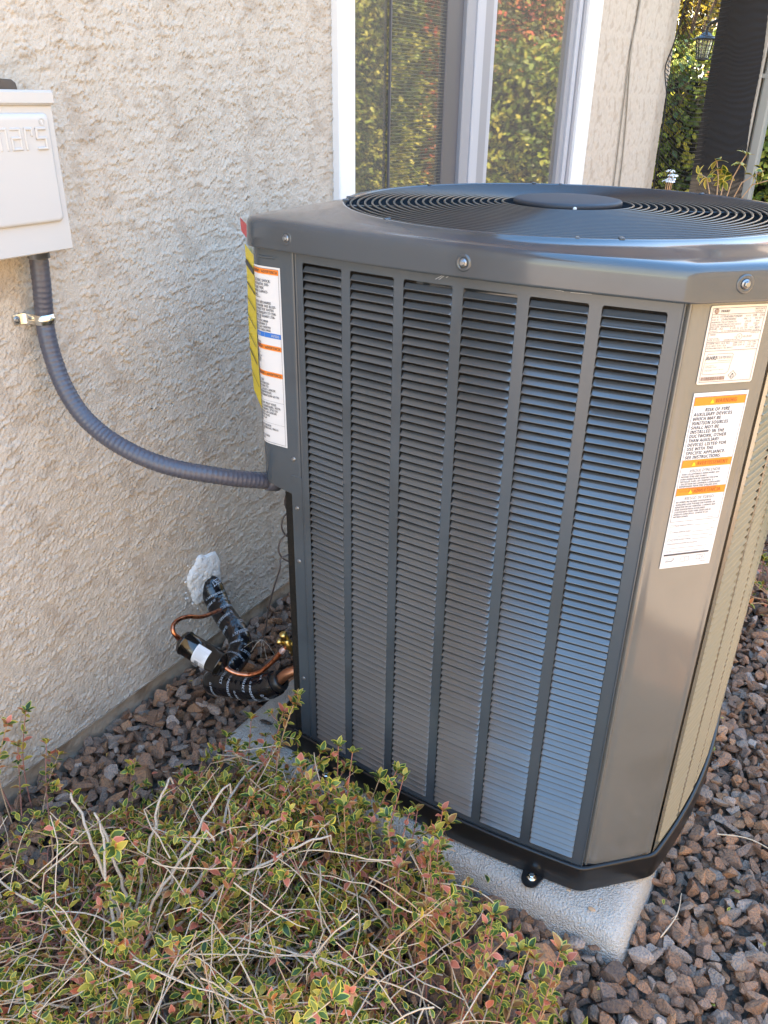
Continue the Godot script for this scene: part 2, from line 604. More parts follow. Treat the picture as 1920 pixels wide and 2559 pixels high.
# sheet with six columns of openings; path point and outward angle at distance s along it
func panel_sheet(st: SurfaceTool, at: Callable, width: float, cols: Array, cw: float) -> void:
	flat(st)
	var lo := ROW_TOP - PITCH * ROWS - 0.0012
	var cuts := [0.0]
	for c in cols: cuts.append(c); cuts.append(c + cw)
	cuts.append(width)
	for i in cuts.size() - 1:
		var open := i % 2 == 1
		var nx := 4
		for k in nx:
			var s0: float = lerp(cuts[i], cuts[i + 1], float(k) / nx)
			var s1: float = lerp(cuts[i], cuts[i + 1], float(k + 1) / nx)
			var a: Vector2 = at.call(s0)
			var b: Vector2 = at.call(s1)
			var spans := [[0.002, lo], [ROW_TOP, 1.0975]] if open else [[0.002, lo], [lo, ROW_TOP], [ROW_TOP, 1.0975]]
			for y in spans: quad(st, Vector3(a.x, y[0], a.y), Vector3(a.x, y[1], a.y), Vector3(b.x, y[1], b.y), Vector3(b.x, y[0], b.y))
	# small rounded fillets in the upper corners of every opening
	for c in cols:
		for r in ROWS:
			for side in [0, 1]:
				var s0: float = c + cw if side else c
				var sg := -1.0 if side else 1.0
				var y: float = ROW_TOP - PITCH * r - 0.0002
				var a: Vector2 = at.call(s0)
				var b: Vector2 = at.call(s0 + sg * 0.0032)
				var m: Vector2 = at.call(s0 + sg * 0.0010)
				tri(st, Vector3(a.x, y, a.y), Vector3(b.x, y, b.y), Vector3(m.x, y - 0.0010, m.y))
				tri(st, Vector3(a.x, y, a.y), Vector3(m.x, y - 0.0010, m.y), Vector3(a.x, y - 0.0034, a.y))

func condenser() -> void:
	var ac := thing("air_conditioner", "grey outdoor air conditioner with louvred sides and a round fan grille on top", "air conditioner", Vector3.ZERO)
	var full := outline(true)
	var low := outline(false)
	# base pan
	var st := begin()
	smooth(st)
	loft(st, [ring_at(grown(full, 0.002), 0.0035), ring_at(grown(full, 0.0065), 0.0035), ring_at(grown(full, 0.0085), 0.002), ring_at(grown(full, 0.009), -0.002), ring_at(grown(full, 0.009), -0.026), ring_at(grown(full, 0.009), -0.0575), ring_at(grown(full, 0.008), -0.0595), ring_at(grown(full, -0.02), -0.0595)])
	var pan := piece("base_pan", done(st), M.black, ac)
	for fx in [0.567, 0.06]:
		var ft := begin()
		var z0: float = bow(fx) + 0.0065
		var o := [Vector2(-0.022, 0)]
		for k in 13: o.append(Vector2(-cos(PI * k / 12) * 0.018, 0.018 + sin(PI * k / 12) * 0.018))
		o.append(Vector2(0.022, 0))
		var a := PackedVector3Array()
		var b := PackedVector3Array()
		for q in o:
			a.append(Vector3(fx + q.x, -0.0545, z0 + q.y)); b.append(Vector3(fx + q.x, -0.0595, z0 + q.y))
		flat(ft)
		loft(ft, [a, b])
		for k in range(1, a.size() - 1): tri(ft, a[0], a[k], a[k + 1])
		piece("foot_tab", done(ft), M.black, pan)
		var bt := begin()
		hex_screw(bt, Vector3(fx + 0.001, -0.0545, z0 + 0.014), Vector3.UP, 0.0062)
		piece("bolt", done(bt), M.zinc, pan)
	# inner coil wall, floor
	st = begin()
	smooth(st)
	loft(st, [ring_at(grown(low, -0.034), 0.0), ring_at(grown(low, -0.034), 1.098)])
	piece("coil", done(st), M.coil, ac)
	st = begin()
	flat(st)
	var base := ring_at(grown(full, -0.001), 0.0028)
	for k in base.size(): tri(st, Vector3(0.33, 0.0028, -0.42), base[k], base[(k + 1) % base.size()])
	piece("pan_floor", done(st), M.black, ac)

	# front louvred panel
	var cols := []
	for k in 6: cols.append(0.0175 + 0.1058 * k)
	var cw := 0.0875
	var fp := group_part("front_panel", ac)
	st = begin()
	panel_sheet(st, func(s): return Vector2(s, bow(s)), FW, cols, cw)
	# returned edges left, right and foot
	quad(st, Vector3(0, 0.002, 0), Vector3(0, 1.0975, 0), Vector3(0, 1.0975, -0.008), Vector3(0, 0.002, -0.008))
	quad(st, Vector3(FW, 0.002, 0), Vector3(FW, 1.0975, 0), Vector3(FW - .0005, 1.0975, -0.008), Vector3(FW - .0005, 0.002, -0.008))
	smooth(st)
	var lipA := []
	for e in [0, 1]:
		var pts := []
		for k in 12: pts.append(Vector3(FW - 0.0012 if e else 0.0012, lerp(0.004, 1.095, k / 11.0), 0.0002))
		tube(st, pts, 0.0016, 6)
	piece("sheet", done(st), M.paint, fp)
	var lm := louvre_mesh(cw)
	var some := begin()
	smooth(some)
	for c in 6:
		var xc: float = cols[c] + cw / 2
		var slope := (bow(xc + .01) - bow(xc - .01)) / .02
		var ang := atan(-slope)
		for r in ROWS:
			var warp := rng.randf_range(-1, 1)
			var b := Basis(Vector3.UP, ang + rng.randf_range(-0.006, 0.006)) * Basis(Vector3.RIGHT, warp * 0.045) * Basis(Vector3.FORWARD, rng.randf_range(-0.006, 0.006))
			var centre := Vector3(xc, ROW_TOP - PITCH * r, bow(xc) + 0.0003)
			var xf := Transform3D(b, centre - b * Vector3(cw / 2, 0, 0))
			if c >= 2 or r < 4: piece("louver", lm, M.louvre, fp, xf)
			else: some.append_from(lm, 0, xf)
	some.index()
	tag(piece("louvers", some.commit(), M.louvre, fp), "", "", "", "stuff")
	# scratches through the paint under the cap
	var sc := PackedVector3Array()
	for q in [[0.287, 1.086, 0.301, 1.094], [0.293, 1.086, 0.303, 1.0935], [0.305, 1.0905, 0.312, 1.094], [0.45, 1.093, 0.49, 1.092], [0.5, 1.0915, 0.53, 1.0925]]:
		stroke(sc, [Vector2(q[0], q[1]), Vector2(q[2], q[3])], 0.0006)
	piece("scratch", printed(sc, func(p): return Vector3(p.x, p.y, bow(p.x) + 0.0008)), M.white_ink, fp)

	# right corner panel: a groove beside the front panel, a bead, then the flat
	var cp := group_part("corner_panel", ac)
	var e1 := Vector2(0.762 - FW, -0.108).normalized()
	var e2 := Vector2(-e1.y, e1.x)
	var clen := Vector2(FW, 0).distance_to(Vector2(0.762, -0.108))
	var path := []
	for q in [[0.001, -0.02], [0.006, -0.02], [0.0075, -0.0035], [0.0095, -0.0012], [0.0115, -0.0032], [0.0135, -0.0045], [0.0175, -0.0035], [0.022, -0.0012], [0.03, -0.0004], [0.05, 0.0002], [0.08, 0.0006], [0.11, 0.0002], [0.128, -0.0006], [0.136, -0.0018], [0.141, -0.0012], [0.145, 0.0004], [0.1485, -0.001], [0.1505, -0.005]]:
		path.append(Vector2(FW, 0) + e1 * q[0] + e2 * q[1])
	st = begin()
	smooth(st)
	strip(st, path, [0.002, 0.3, 0.6, 0.9, 1.0975])
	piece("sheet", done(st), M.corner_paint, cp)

	# right side: louvred like the front, seen edge on
	var sp := group_part("side_panel", ac)
	var slen := 0.622
	var side_at := func(s): return Vector2(0.762 + side_bow(-0.108 - s), -0.108 - s)
	var cols2 := []
	for k in 6: cols2.append(0.018 + 0.0995 * k)
	st = begin()
	panel_sheet(st, side_at, slen, cols2, cw)
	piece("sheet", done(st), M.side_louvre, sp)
	some = begin()
	smooth(some)
	for c in 6:
		var sc0: float = cols2[c] + cw / 2
		var d: Vector2 = (side_at.call(sc0 + .01) - side_at.call(sc0 - .01)).normalized()
		var pc: Vector2 = side_at.call(sc0)
		for r in ROWS:
			var bx := Vector3(d.x, 0, d.y)
			var b := Basis(bx, Vector3.UP, bx.cross(Vector3.UP)) * Basis(Vector3.RIGHT, rng.randf_range(-.03, .03))
			some.append_from(lm, 0, Transform3D(b, Vector3(pc.x + .0003, ROW_TOP - PITCH * r, pc.y) - b * Vector3(cw / 2, 0, 0)))
	some.index()
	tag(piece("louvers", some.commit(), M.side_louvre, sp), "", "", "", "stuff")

	# back and left panels
	st = begin()
	smooth(st)
	var back := []
	var left := []
	for p in low:
		if p.y < -0.7 and p.x < 0.765: back.append(p)
	for p in arc(Vector2(-0.107, -0.73), Vector2(-0.113, -0.13), Vector2(-1, 0), 0.012, 20): left.append(p)
	strip(st, back, [0.002, 0.5, 1.0975])
	piece("rear_panel", done(st), M.paint, ac)
	st = begin()
	smooth(st)
	strip(st, left, [0.002, 0.5, 1.0975])
	piece("wall_side_panel", done(st), M.paint, ac)
	# recessed service corner under the control box, and the screwed flange beside the front panel
	st = begin()
	smooth(st)
	strip(st, [Vector2(-0.113, -0.13), Vector2(-0.114, -0.095), Vector2(-0.112, -0.086), Vector2(-0.106, -0.079), Vector2(-0.08, -0.055), Vector2(-0.05, -0.0275), Vector2(-0.036, -0.018), Vector2(-0.0295, -0.012)], [0.002, 0.3, 0.66])
	piece("service_panel", done(st), M.recess, ac)
	st = begin()
	add_box(st, Vector3(-0.0295, 0.002, -0.006), Vector3(-0.0022, 0.668, -0.001), 0.0012)
	var fl := piece("flange", done(st), M.paint, ac)
	for y in [0.598, 0.475, 0.17]:
		st = begin()
		hex_screw(st, Vector3(-0.0165, y, -0.001), Vector3(0, 0, 1), 0.0028)
		piece("screw", done(st), M.steel, fl)

	# control box: the corner cover that carries the warning label
	var box := group_part("control_cover", ac)
	var cpath := []
	for p in arc(Vector2(-0.113, -0.34), Vector2(-0.114, -0.045), Vector2(-1, 0), 0.002, 8): cpath.append(p)
	for k in range(1, 7):
		var a := PI + (k / 6.0) * PI / 2
		cpath.append(Vector2(-0.076, -0.0405) + Vector2(cos(a) * 0.038, -sin(a) * 0.038))
	for q in [-0.06, -0.045, -0.03, -0.02, -0.012]: cpath.append(Vector2(q, -0.0022))
	cpath.append(Vector2(-0.0075, -0.0022)); cpath.append(Vector2(-0.0055, -0.0034)); cpath.append(Vector2(-0.004, -0.008))
	st = begin()
	smooth(st)
	# the foot of the cover slants up towards the wall side
	var rows := []
	for t in [0.0, 0.02, 0.2, 0.4, 0.6, 0.8, 0.96, 1.0]:
		var r := PackedVector3Array()
		for p in cpath:
			var foot: float = 0.626 if p.x > -0.03 else lerp(0.626, 0.64, clampf((-0.03 - p.x) / 0.08, 0, 1))
			r.append(Vector3(p.x, lerp(foot, 1.0975, t), p.y))
		rows.append(r)
	loft(st, rows, false)
	piece("sheet", done(st), M.paint, box)
	st = begin()
	flat(st)
	for i in cpath.size() - 1:
		var p: Vector2 = cpath[i]
		var q: Vector2 = cpath[i + 1]
		tri(st, Vector3(p.x, 0.645, p.y), Vector3(q.x, 0.645, q.y), Vector3(-0.03, 0.645, -0.2))
	piece("underside", done(st), M.recess, box)
	st = begin()
	hex_screw(st, Vector3(-0.0215, 0.703, -0.0022), Vector3(0, 0, 1), 0.0032)
	piece("screw", done(st), M.steel, box)
	# pressed bead across the top of the cover
	st = begin()
	var bd := []
	for k in 9: bd.append(Vector3(lerp(-0.095, -0.035, k / 8.0), 1.079 + 0.0 * k, -0.0035 if k > 1 else -0.009))
	tube(st, bd, [0.0004, 0.003, 0.003, 0.003, 0.003, 0.003, 0.003, 0.002, 0.0003], 8)
	piece("pressed_bead", done(st), M.paint, box)
	left_label(box, cpath)
	corner_labels(cp, e1, e2)

	# cap
	var cap := group_part("top_cover", ac)
	var cx := 0.3236
	var cz := -0.4187
	var big := grown(full, 0.0125)
	var inner := func(p: Vector2, r: float) -> Vector2:
		return Vector2(cx, cz) + (p - Vector2(cx, cz)).normalized() * r
	st = begin()
	smooth(st)
	var rings := []
	for q in [[0.002, 1.0945], [0.0108, 1.0945], [0.0125, 1.0955], [0.0127, 1.099], [0.0122, 1.112], [0.0115, 1.126], [0.0105, 1.134], [0.0085, 1.1385], [0.005, 1.1418], [0.0, 1.1436], [-0.006, 1.1448]]:
		rings.append(ring_at(grown(full, q[0]), q[1]))
	var lastp := grown(full, -0.006)
	for q in [[0.25, 1.1470], [0.5, 1.1490], [0.75, 1.1515], [0.93, 1.1545]]:
		var r := PackedVector3Array()
		for p in lastp:
			var ip: Vector2 = inner.call(p, 0.424)
			var m: Vector2 = p.lerp(ip, q[0])
			r.append(Vector3(m.x, q[1], m.y))
		rings.append(r)
	for q in [[0.4245, 1.1566], [0.4215, 1.1580], [0.4175, 1.1575], [0.4155, 1.1550], [0.4150, 1.150], [0.4150, 1.12], [0.4150, 1.06]]:
		var r := PackedVector3Array()
		for p in lastp:
			var ip: Vector2 = inner.call(p, q[0])
			r.append(Vector3(ip.x, q[1], ip.y))
		rings.append(r)
	loft(st, rings)
	piece("sheet", done(st), M.cap_paint, cap)
	# cap screws in pressed dimples
	for q in [[Vector3(0.338, 1.117, 0.0345), Vector3(0, 0.05, 1)], [Vector3(0.7165, 1.119, -0.0435), Vector3(1, 0.05, 1)], [Vector3(-0.009, 1.117, 0.0110), Vector3(-0.12, 0.05, 1)]]:
		st = begin()
		hex_screw(st, q[0], q[1], 0.0042)
		piece("screw", done(st), M.steel, cap)
		st = begin()
		add_lathe(st, [Vector2(0.0072, 0.0002), Vector2(0.0088, 0.0011), Vector2(0.0112, 0.0008), Vector2(0.013, -0.0006)], 24, along(q[0], q[1]))
		piece("screw_dimple", done(st), M.cap_paint, cap)

	# fan guard
	var guard := group_part("fan_guard", ac, Transform3D(Basis.IDENTITY, Vector3(cx, 0, cz)))
	var n_rings := 22
	for k in n_rings:
		var r: float = lerp(0.121, 0.407, k / (n_rings - 1.0))
		var y := 1.1545 + 0.0075 * (1.0 - r / 0.416)
		st = begin()
		smooth(st)
		var rr := []
		var segs := 72
		for s in segs:
			var a := TAU * s / segs
			var ring := PackedVector3Array()
			for j in 7:
				var f := TAU * j / 7
				ring.append(Vector3(cos(a) * (r + 0.0022 * cos(f)), y + 0.0022 * sin(f), sin(a) * (r + 0.0022 * cos(f))))
			rr.append(ring)
		rr.append(rr[0])
		loft(st, rr)
		piece("guard_ring", done(st), M.wire, guard)
	for k in 4:
		var a := deg_to_rad(-31.0 + 90.0 * k)
		st = begin()
		add_box(st, Vector3(0.085, -0.0026, -0.0075), Vector3(0.414, 0.0022, 0.0075), 0.001, Transform3D(Basis(Vector3.UP, -a), Vector3(0, 1.1475, 0)))
		piece("guard_spoke", done(st), M.wire, guard)
		st = begin()
		for off in [0.0]:
			var d := Vector3(cos(a), 0, sin(a))
			add_box(st, Vector3(-0.006, -0.002, -0.004), Vector3(0.006, 0.0018, 0.004), 0.001, Transform3D(Basis(Vector3.UP, -a), d * 0.4165 + Vector3(0, 1.1585, 0)))
		piece("guard_clip", done(st), M.paint, guard)
	for k in 8:
		var a := TAU * (k + 0.5) / 8
		var d := Vector3(cos(a), 0, sin(a))
		st = begin()
		add_box(st, Vector3(-0.006, -0.002, -0.003), Vector3(0.006, 0.0018, 0.003), 0.001, Transform3D(Basis(Vector3.UP, -a), d * 0.417 + Vector3(0, 1.1575, 0)))
		piece("guard_clip", done(st), M.paint, guard)
	var hub := piece("guard_hub", lathe_mesh([Vector2(0.0, 1.1700), Vector2(0.06, 1.1697), Vector2(0.092, 1.1688), Vector2(0.0985, 1.1676), Vector2(0.1005, 1.1655), Vector2(0.1005, 1.1595), Vector2(0.098, 1.1575), Vector2(0.0, 1.157)], 64), M.hub, guard)
	for k in 3:
		var a := deg_to_rad(62 + 120 * k)
		st = begin()
		hex_screw(st, Vector3(cos(a) * 0.1005, 1.161, sin(a) * 0.1005), Vector3(cos(a), 0, sin(a)), 0.0022)
		piece("screw", done(st), M.white_plastic, hub)
	# fan under the guard
	var fan := group_part("fan", ac, Transform3D(Basis.IDENTITY, Vector3(cx, 0, cz)))
	piece("motor", lathe_mesh([Vector2(0.0, 1.135), Vector2(0.07, 1.135), Vector2(0.078, 1.128), Vector2(0.078, 0.99), Vector2(0.0, 0.985)], 32), M.black, fan)
	for k in 3:
		st = begin()
		smooth(st)
		var rows2 := []
		for i in 7:
			var t := i / 6.0
			var r := PackedVector3Array()
			for j in 7:
				var u := j / 6.0
				var rad: float = lerp(0.07, 0.395, t)
				var a: float = TAU * k / 3 + lerp(-0.5, 0.55, u) * lerp(0.9, 1.0, t) + t * 0.25
				r.append(Vector3(cos(a) * rad, 1.04 + lerp(0.035, -0.035, u) + 0.012 * sin(PI * u), sin(a) * rad))
			rows2.append(r)
		loft(st, rows2, false)
		piece("fan_blade", done(st), M.recess, fan)
	# service valves: brass body on the flange side, thick copper stub below
	var valve := group_part("service_valve", ac)
	st = begin()
	var A := Vector3(-0.081, 0.190, -0.046)
	var Bp := Vector3(-0.089, 0.232, -0.031)
	var dv := (Bp - A).normalized()
	add_lathe(st, [Vector2(0, 0), Vector2(0.0075, 0), Vector2(0.0075, 0.008), Vector2(0.0095, 0.010), Vector2(0.0095, 0.032), Vector2(0.0075, 0.034), Vector2(0.0075, 0.04), Vector2(0, 0.04)], 12, along(A, dv))
	add_lathe(st, [Vector2(0.0, 0.018), Vector2(0.0075, 0.018), Vector2(0.0098, 0.014), Vector2(0.0098, 0.0), Vector2(0.0075, 0.0)], 6, along(Bp, dv))
	add_lathe(st, [Vector2(0.0, 0.026), Vector2(0.006, 0.026), Vector2(0.0072, 0.023), Vector2(0.0072, 0.012), Vector2(0.0055, 0.012), Vector2(0.0055, 0.0)], 8, along(A.lerp(Bp, 0.62), Vector3(-0.75, 0.15, 0.45)))
	tube(st, [A.lerp(Bp, 0.45), Vector3(-0.062, 0.226, -0.044), Vector3(-0.036, 0.238, -0.052)], 0.0062, 10)
	add_box(st, Vector3(-0.008, -0.012, -0.006), Vector3(0.008, 0.004, 0.006), 0.002, along(A, dv))
	piece("brass_body", done(st), M.brass, valve)
	st = begin()
	tube(st, [Vector3(-0.10, 0.118, -0.008), Vector3(-0.075, 0.150, -0.010), Vector3(-0.045, 0.168, -0.03), Vector3(-0.03, 0.175, -0.075)], 0.0125, 16)
	piece("copper_stub", done(st), M.copper_old, valve)
	st = begin()
	add_box(st, Vector3(-0.014, -0.034, -0.0015), Vector3(0.014, 0.03, 0.0015), 0.001, Transform3D(Basis(Vector3.UP, -0.7) * Basis(Vector3.FORWARD, 0.5), Vector3(-0.058, 0.185, -0.052)))
	piece("bracket", done(st), M.recess, valve)

func left_label(box: Node3D, cpath: Array) -> void:
	# walk the cover's plan from its front edge leftwards round the corner
	var walk := [Vector2(-0.035, -0.0022)]
	for i in range(cpath.size() - 1, -1, -1):
		if cpath[i].x < -0.0355 or i < 8: walk.append(cpath[i])
	var place := func(p: Vector3, lift: float) -> Vector3:
		# p.x measured from the right edge, negative leftwards; p.y up from the label's foot
		var d := maxf(-p.x, 0.0)
		for i in walk.size() - 1:
			var l: float = walk[i].distance_to(walk[i + 1])
			if d <= l or i == walk.size() - 2:
				var q: Vector2 = walk[i].lerp(walk[i + 1], d / l)
				var e: Vector2 = (walk[i + 1] - walk[i]).normalized()
				var o := Vector2(e.y, -e.x)
				if o.y < -0.2: o = -o
				q += o * lift
				return Vector3(q.x, p.y + 0.723, q.y)
			d -= l
		return Vector3.ZERO
	var at := func(lift: float) -> Callable: return func(p: Vector3) -> Vector3: return place.call(p, lift)
	var L := group_part("warning_label", box)
	var w := 0.128
	var h := 0.340
	var t := PackedVector3Array()
	rect(t, -w, 0, 0, h, 24)
	var st := begin()
	smooth(st)
	for p in t: st.add_vertex(at.call(0.0008).call(p))
	piece("sheet", done(st), M.label, L)
	var ink := PackedVector3Array()
	stroke(ink, [Vector2(-0.0035, 0.0035), Vector2(-0.0035, h - 0.0035)], 0.0006)
	rect(ink, -w + .0035, 0.0033, -0.0035, 0.0039, 20)
	rect(ink, -w + .0035, h - 0.0039, -0.0035, h - 0.0033, 20)
	var bars := PackedVector3Array()
	var bartext := PackedVector3Array()
	for y in [0.3265, 0.189, 0.138]:
		rect(bars, -w + .004, y, -0.0038, y + 0.0092, 20)
		text(bartext, "WARNING / AVERTISSEMENT / ADVERTENCIA", -w + .008, y + 0.0022, 0.005, "bold", w - 0.014)
	var blue := PackedVector3Array()
	rect(blue, -w + .004, 0.2125, -0.0038, 0.2215, 20)
	var white := PackedVector3Array()
	text(white, "NOTICE", -0.106, 0.2148, 0.0045, "bold")
	text(white, "AVIS", -0.066, 0.2148, 0.0045, "bold")
	text(white, "AVISO", -0.026, 0.2148, 0.0045, "bold")
	for x in [-0.083, -0.042]: rect(white, x, 0.2125, x + 0.0005, 0.2215)
	var lines := [
		[0.3170, 0.0047, ["WARNING: RISK OF ELECTRIC SHOCK.", "CAN CAUSE INJURY OR DEATH: DIS-", "CONNECT ALL REMOTE ELECTRIC", "SUPPLIES AND DISCHARGE CAPACI-", "TORS BEFORE SERVICING."]],
		[0.2855, 0.0024, ["COVER MUST BE IN PLACE WHEN SYSTEM IS OPERATED."]],
		[0.2780, 0.0045, ["AVERTISSEMENT: RISQUE DE DÉCHARGE", "ÉLECTRIQUE, POUVANT CAUSER DES BLESS-", "URES OU LA MORT: DÉCONNECTER TOUTES", "LES ALIMENTATIONS ÉLECTRIQUES ET CON-", "DENSATEURS DE DÉCHARGE D'AVANT L'EN-"]],
		[0.2480, 0.0024, ["PANNEAU DE COMMANDE DOIT ÊTRE EN PLACE LORSQUE"]],
		[0.2440, 0.0040, ["ADVERTENCIA: EL RIESGO DE DESCARGA", "ELÉCTRICA PUEDE CAUSAR LESIONES O", "MUERTE: DESCONECTE TODAS LAS FUENTES", "DE ALIMENTACIÓN ELÉCTRICA Y DESCARGA"]],
		[0.2070, 0.0030, ["USE COPPER CONDUCTORS ONLY.", "UTILISEZ DES CONDUCTEURS EN CUIVRE.", "USE SOLAMENTE CONDUCTORES DE COBRE."]],
		[0.1848, 0.0021, ["THIS SYSTEM UNDER HIGH PRESSURE AND CAN CAUSE", "INJURY. RELIEVE PRESSURE BEFORE SERVICING. USE", "ONLY APPROVED REFRIGERANT. Read and follow all", "instructions when installing or handling this unit.", "CE SYSTÈME SOUS HAUTE PRESSION PEUT CAUSER DES", "BLESSURES. ÉLIMINEZ LA PRESSION AVANT LE SERVICE", "EL SISTEMA ESTÁ BAJO ALTA PRESIÓN, PUEDE CAUSAR", "LESIONES. ALIVIE LA PRESIÓN ANTES DEL SERVICIO."]],
		[0.1310, 0.0043, ["WARNING: THIS PRODUCT CAN", "EXPOSE YOU TO CHEMICALS INCLU-", "DING LEAD, WHICH ARE KNOWN TO", "STATE OF CALIFORNIA TO CAUSE CANCER", "BIRTH DEFECTS OR OTHER REPRODUC-", "TIVE HARM. FOR MORE INFORMATION GO TO:", "WWW.P65WARNINGS.CA.GOV"]],
		[0.0850, 0.0043, ["AVERTISSEMENT: CE PRODUIT PEUT VOUS", "EXPOSER À DES PRODUITS CHIMIQUES, NOTA-", "MMENT LE PLOMB, CONNU DANS L'ÉTAT DE", "CALIFORNIE POUR PROVOQUER UN CANCER", "OU DES ANOMALIES CONGÉNITALES", "OU EFFETS NÉFASTES POUR LA", "WWW.P65WARNINGS.CA.GOV"]],
		[0.0400, 0.0040, ["ADVERTENCIA: ESTE PRODUCTO PUEDE", "EXPONERLE A SUSTANCIAS QUÍMICAS, INCLU-", "CONOCIDO EN EL ESTADO DE", "POR SER UN CAUSANTE DE", "ANOMALÍAS CONGÉNITALES Y OTROS", "DAÑOS REPRODUCTIVOS. PARA"]]]
	for g in lines:
		for i in g[2].size(): text(ink, g[2][i], -w + .006, g[0] - g[1] - i * g[1] * 1.38, g[1], "bold", minf(w - 0.012, g[2][i].length() * g[1] * 0.66))
	for y in [0.0888, 0.0435]: rect(ink, -w + .004, y, -0.0038, y + 0.0003, 12)
	for k in 3: piece("warning_bar", printed(bars.slice(k * 120, k * 120 + 120), at.call(0.0013)), M.orange, L)
	piece("notice_bar", printed(blue, at.call(0.0013)), M.blue, L)
	piece("printed_text", printed(ink, at.call(0.0016)), M.ink, L)
	piece("bar_text", printed(bartext, at.call(0.0019)), M.ink, L)
	piece("notice_text", printed(white, at.call(0.0019)), M.white_ink, L)

func corner_labels(cp: Node3D, e1: Vector2, e2: Vector2) -> void:
	var on := func(s0: float, y0: float, lift: float) -> Callable:
		return func(p: Vector3) -> Vector3:
			var q: Vector2 = Vector2(FW, 0) + e1 * (s0 + p.x) + e2 * (lift + 0.0007)
			return Vector3(q.x, y0 + p.y, q.y)
	# rating plate: 0.0885 wide, 0.11 high
	var L := group_part("rating_label", cp)
	var w := 0.0885
	var h := 0.1105
	var s0 := 0.038
	var y0 := 0.9785
	var t := PackedVector3Array()
	var rnd := 0.003
	var o := []
	for c in [[w - rnd, h - rnd, 0], [rnd, h - rnd, 1], [rnd, rnd, 2], [w - rnd, rnd, 3]]:
		for k in 4:
			var a: float = PI / 2 * (c[2] + k / 3.0)
			o.append(Vector3(c[0] + cos(a) * rnd, c[1] + sin(a) * rnd, 0))
	for k in range(1, o.size() - 1):
		t.append(o[0]); t.append(o[k + 1]); t.append(o[k])
	piece("sheet", printed(t, on.call(s0, y0, 0.0006)), M.label_cream, L)
	var ink := PackedVector3Array()
	var b := 0.0035
	stroke(ink, [Vector2(b, b), Vector2(w - b, b), Vector2(w - b, h - b), Vector2(b, h - b)], 0.0005, true)
	for y in [0.0985, 0.0735, 0.0605, 0.0480]: stroke(ink, [Vector2(b, y), Vector2(w - b, y)], 0.0005)
	text(ink, "TRANE", 0.0155, 0.1012, 0.0032, "bold", 0, -1, 0.25)
	var tx := [["MFR DATE", 0.069, 0.1033, 0.0022, 0.0145], ["12/2025", 0.069, 0.0999, 0.0022, 0.0125],
		["MOD. NO.", 0.0045, 0.0942, 0.0019, 0.010], ["5TTR4048A1000AA", 0.0165, 0.0940, 0.0029, 0.034], ["VOLTS", 0.056, 0.0942, 0.0019, 0.0075], ["208 – 230", 0.0665, 0.0940, 0.0029, 0.0175],
		["SERIAL NO.", 0.0045, 0.0905, 0.0019, 0.011], ["254928K8XF", 0.0185, 0.0902, 0.0029, 0.0235], ["PH -  1", 0.0545, 0.0903, 0.0024, 0.010], ["HZ 60", 0.0715, 0.0903, 0.0026, 0.010],
		["MINIMUM CIRCUIT AMPACITY", 0.0045, 0.0868, 0.0021, 0.039], ["23.0", 0.0565, 0.0866, 0.0025, 0.009], ["AMPS", 0.0735, 0.0867, 0.002, 0.0065],
		["OVERCURRENT PROTECTIVE DEVICE", 0.0045, 0.0835, 0.0021, 0.0465], ["USA", 0.0565, 0.0835, 0.0019, 0.005], ["CANADA", 0.0705, 0.0835, 0.0019, 0.0095],
		["MAX FUSE / BREAKER (HACR)", 0.0045, 0.0806, 0.0021, 0.038], ["35", 0.0565, 0.0806, 0.0021, 0.005], ["35", 0.0725, 0.0806, 0.0021, 0.005],
		["R454B – A2L", 0.0045, 0.0776, 0.0024, 0.0205], ["8  LBS  02  OZ.  OR", 0.0355, 0.0776, 0.0023, 0.0265], ["3.71  kg(lb)", 0.0655, 0.0776, 0.0023, 0.0165],
		["75°F/24°C", 0.0045, 0.0746, 0.0018, 0.0125], ["SE. 0120 DB 80 DB CHARGE PER INSTRUCTIONS  323 DB PM", 0.0225, 0.0746, 0.0017, 0.0595],
		["TRANE", 0.0055, 0.0697, 0.0021, 0.0095], ["Trane U.S. Inc.", 0.0055, 0.0645, 0.0019, 0.0155], ["TYLER, TX 75707", 0.0045, 0.0619, 0.0019, 0.018], ["ASSEMBLED IN USA", 0.029, 0.0619, 0.0017, 0.02],
		["C", 0.0455, 0.0655, 0.0019, 0.002], ["US LISTED", 0.0585, 0.0655, 0.0024, 0.0135], ["OUTDOOR USE", 0.069, 0.0707, 0.0014, 0.013],
		["COMPR. MOT. 16.8  RLA", 0.0045, 0.0572, 0.0022, 0.035], ["208–230  V", 0.045, 0.0572, 0.0021, 0.0185], ["129  LRA", 0.068, 0.0572, 0.0021, 0.0135],
		["O.D. MOT. 0.93  FLA", 0.0045, 0.0540, 0.0022, 0.03], ["208–230  V", 0.045, 0.0540, 0.0021, 0.0185], ["1/6   HP", 0.068, 0.0540, 0.0021, 0.0135],
		["PSI/MPa MAX 608/4.1 TEC 460/3.1", 0.0045, 0.0507, 0.0021, 0.0405], ["4.10  KVA", 0.066, 0.0507, 0.0021, 0.0145],
		["CERTIFIED.", 0.0245, 0.0363, 0.0034, 0.0235], ["www.ahridirectory.org", 0.0265, 0.0331, 0.0012, 0.02], ["Unitary Small AC", 0.0085, 0.0262, 0.0013, 0.0135], ["AHRI Standard 210/240", 0.0085, 0.0239, 0.0013, 0.018], ["Certification applies only when the complete system", 0.0085, 0.0205, 0.0009, 0.03], ["is listed with AHRI", 0.0085, 0.0189, 0.0009, 0.012]]
	for q in tx: text(ink, q[0], q[1], q[2], q[3], "normal", q[4])
	text(ink, "AHRI", 0.0075, 0.0352, 0.0052, "bold", 0.0165, -1, 0.2)
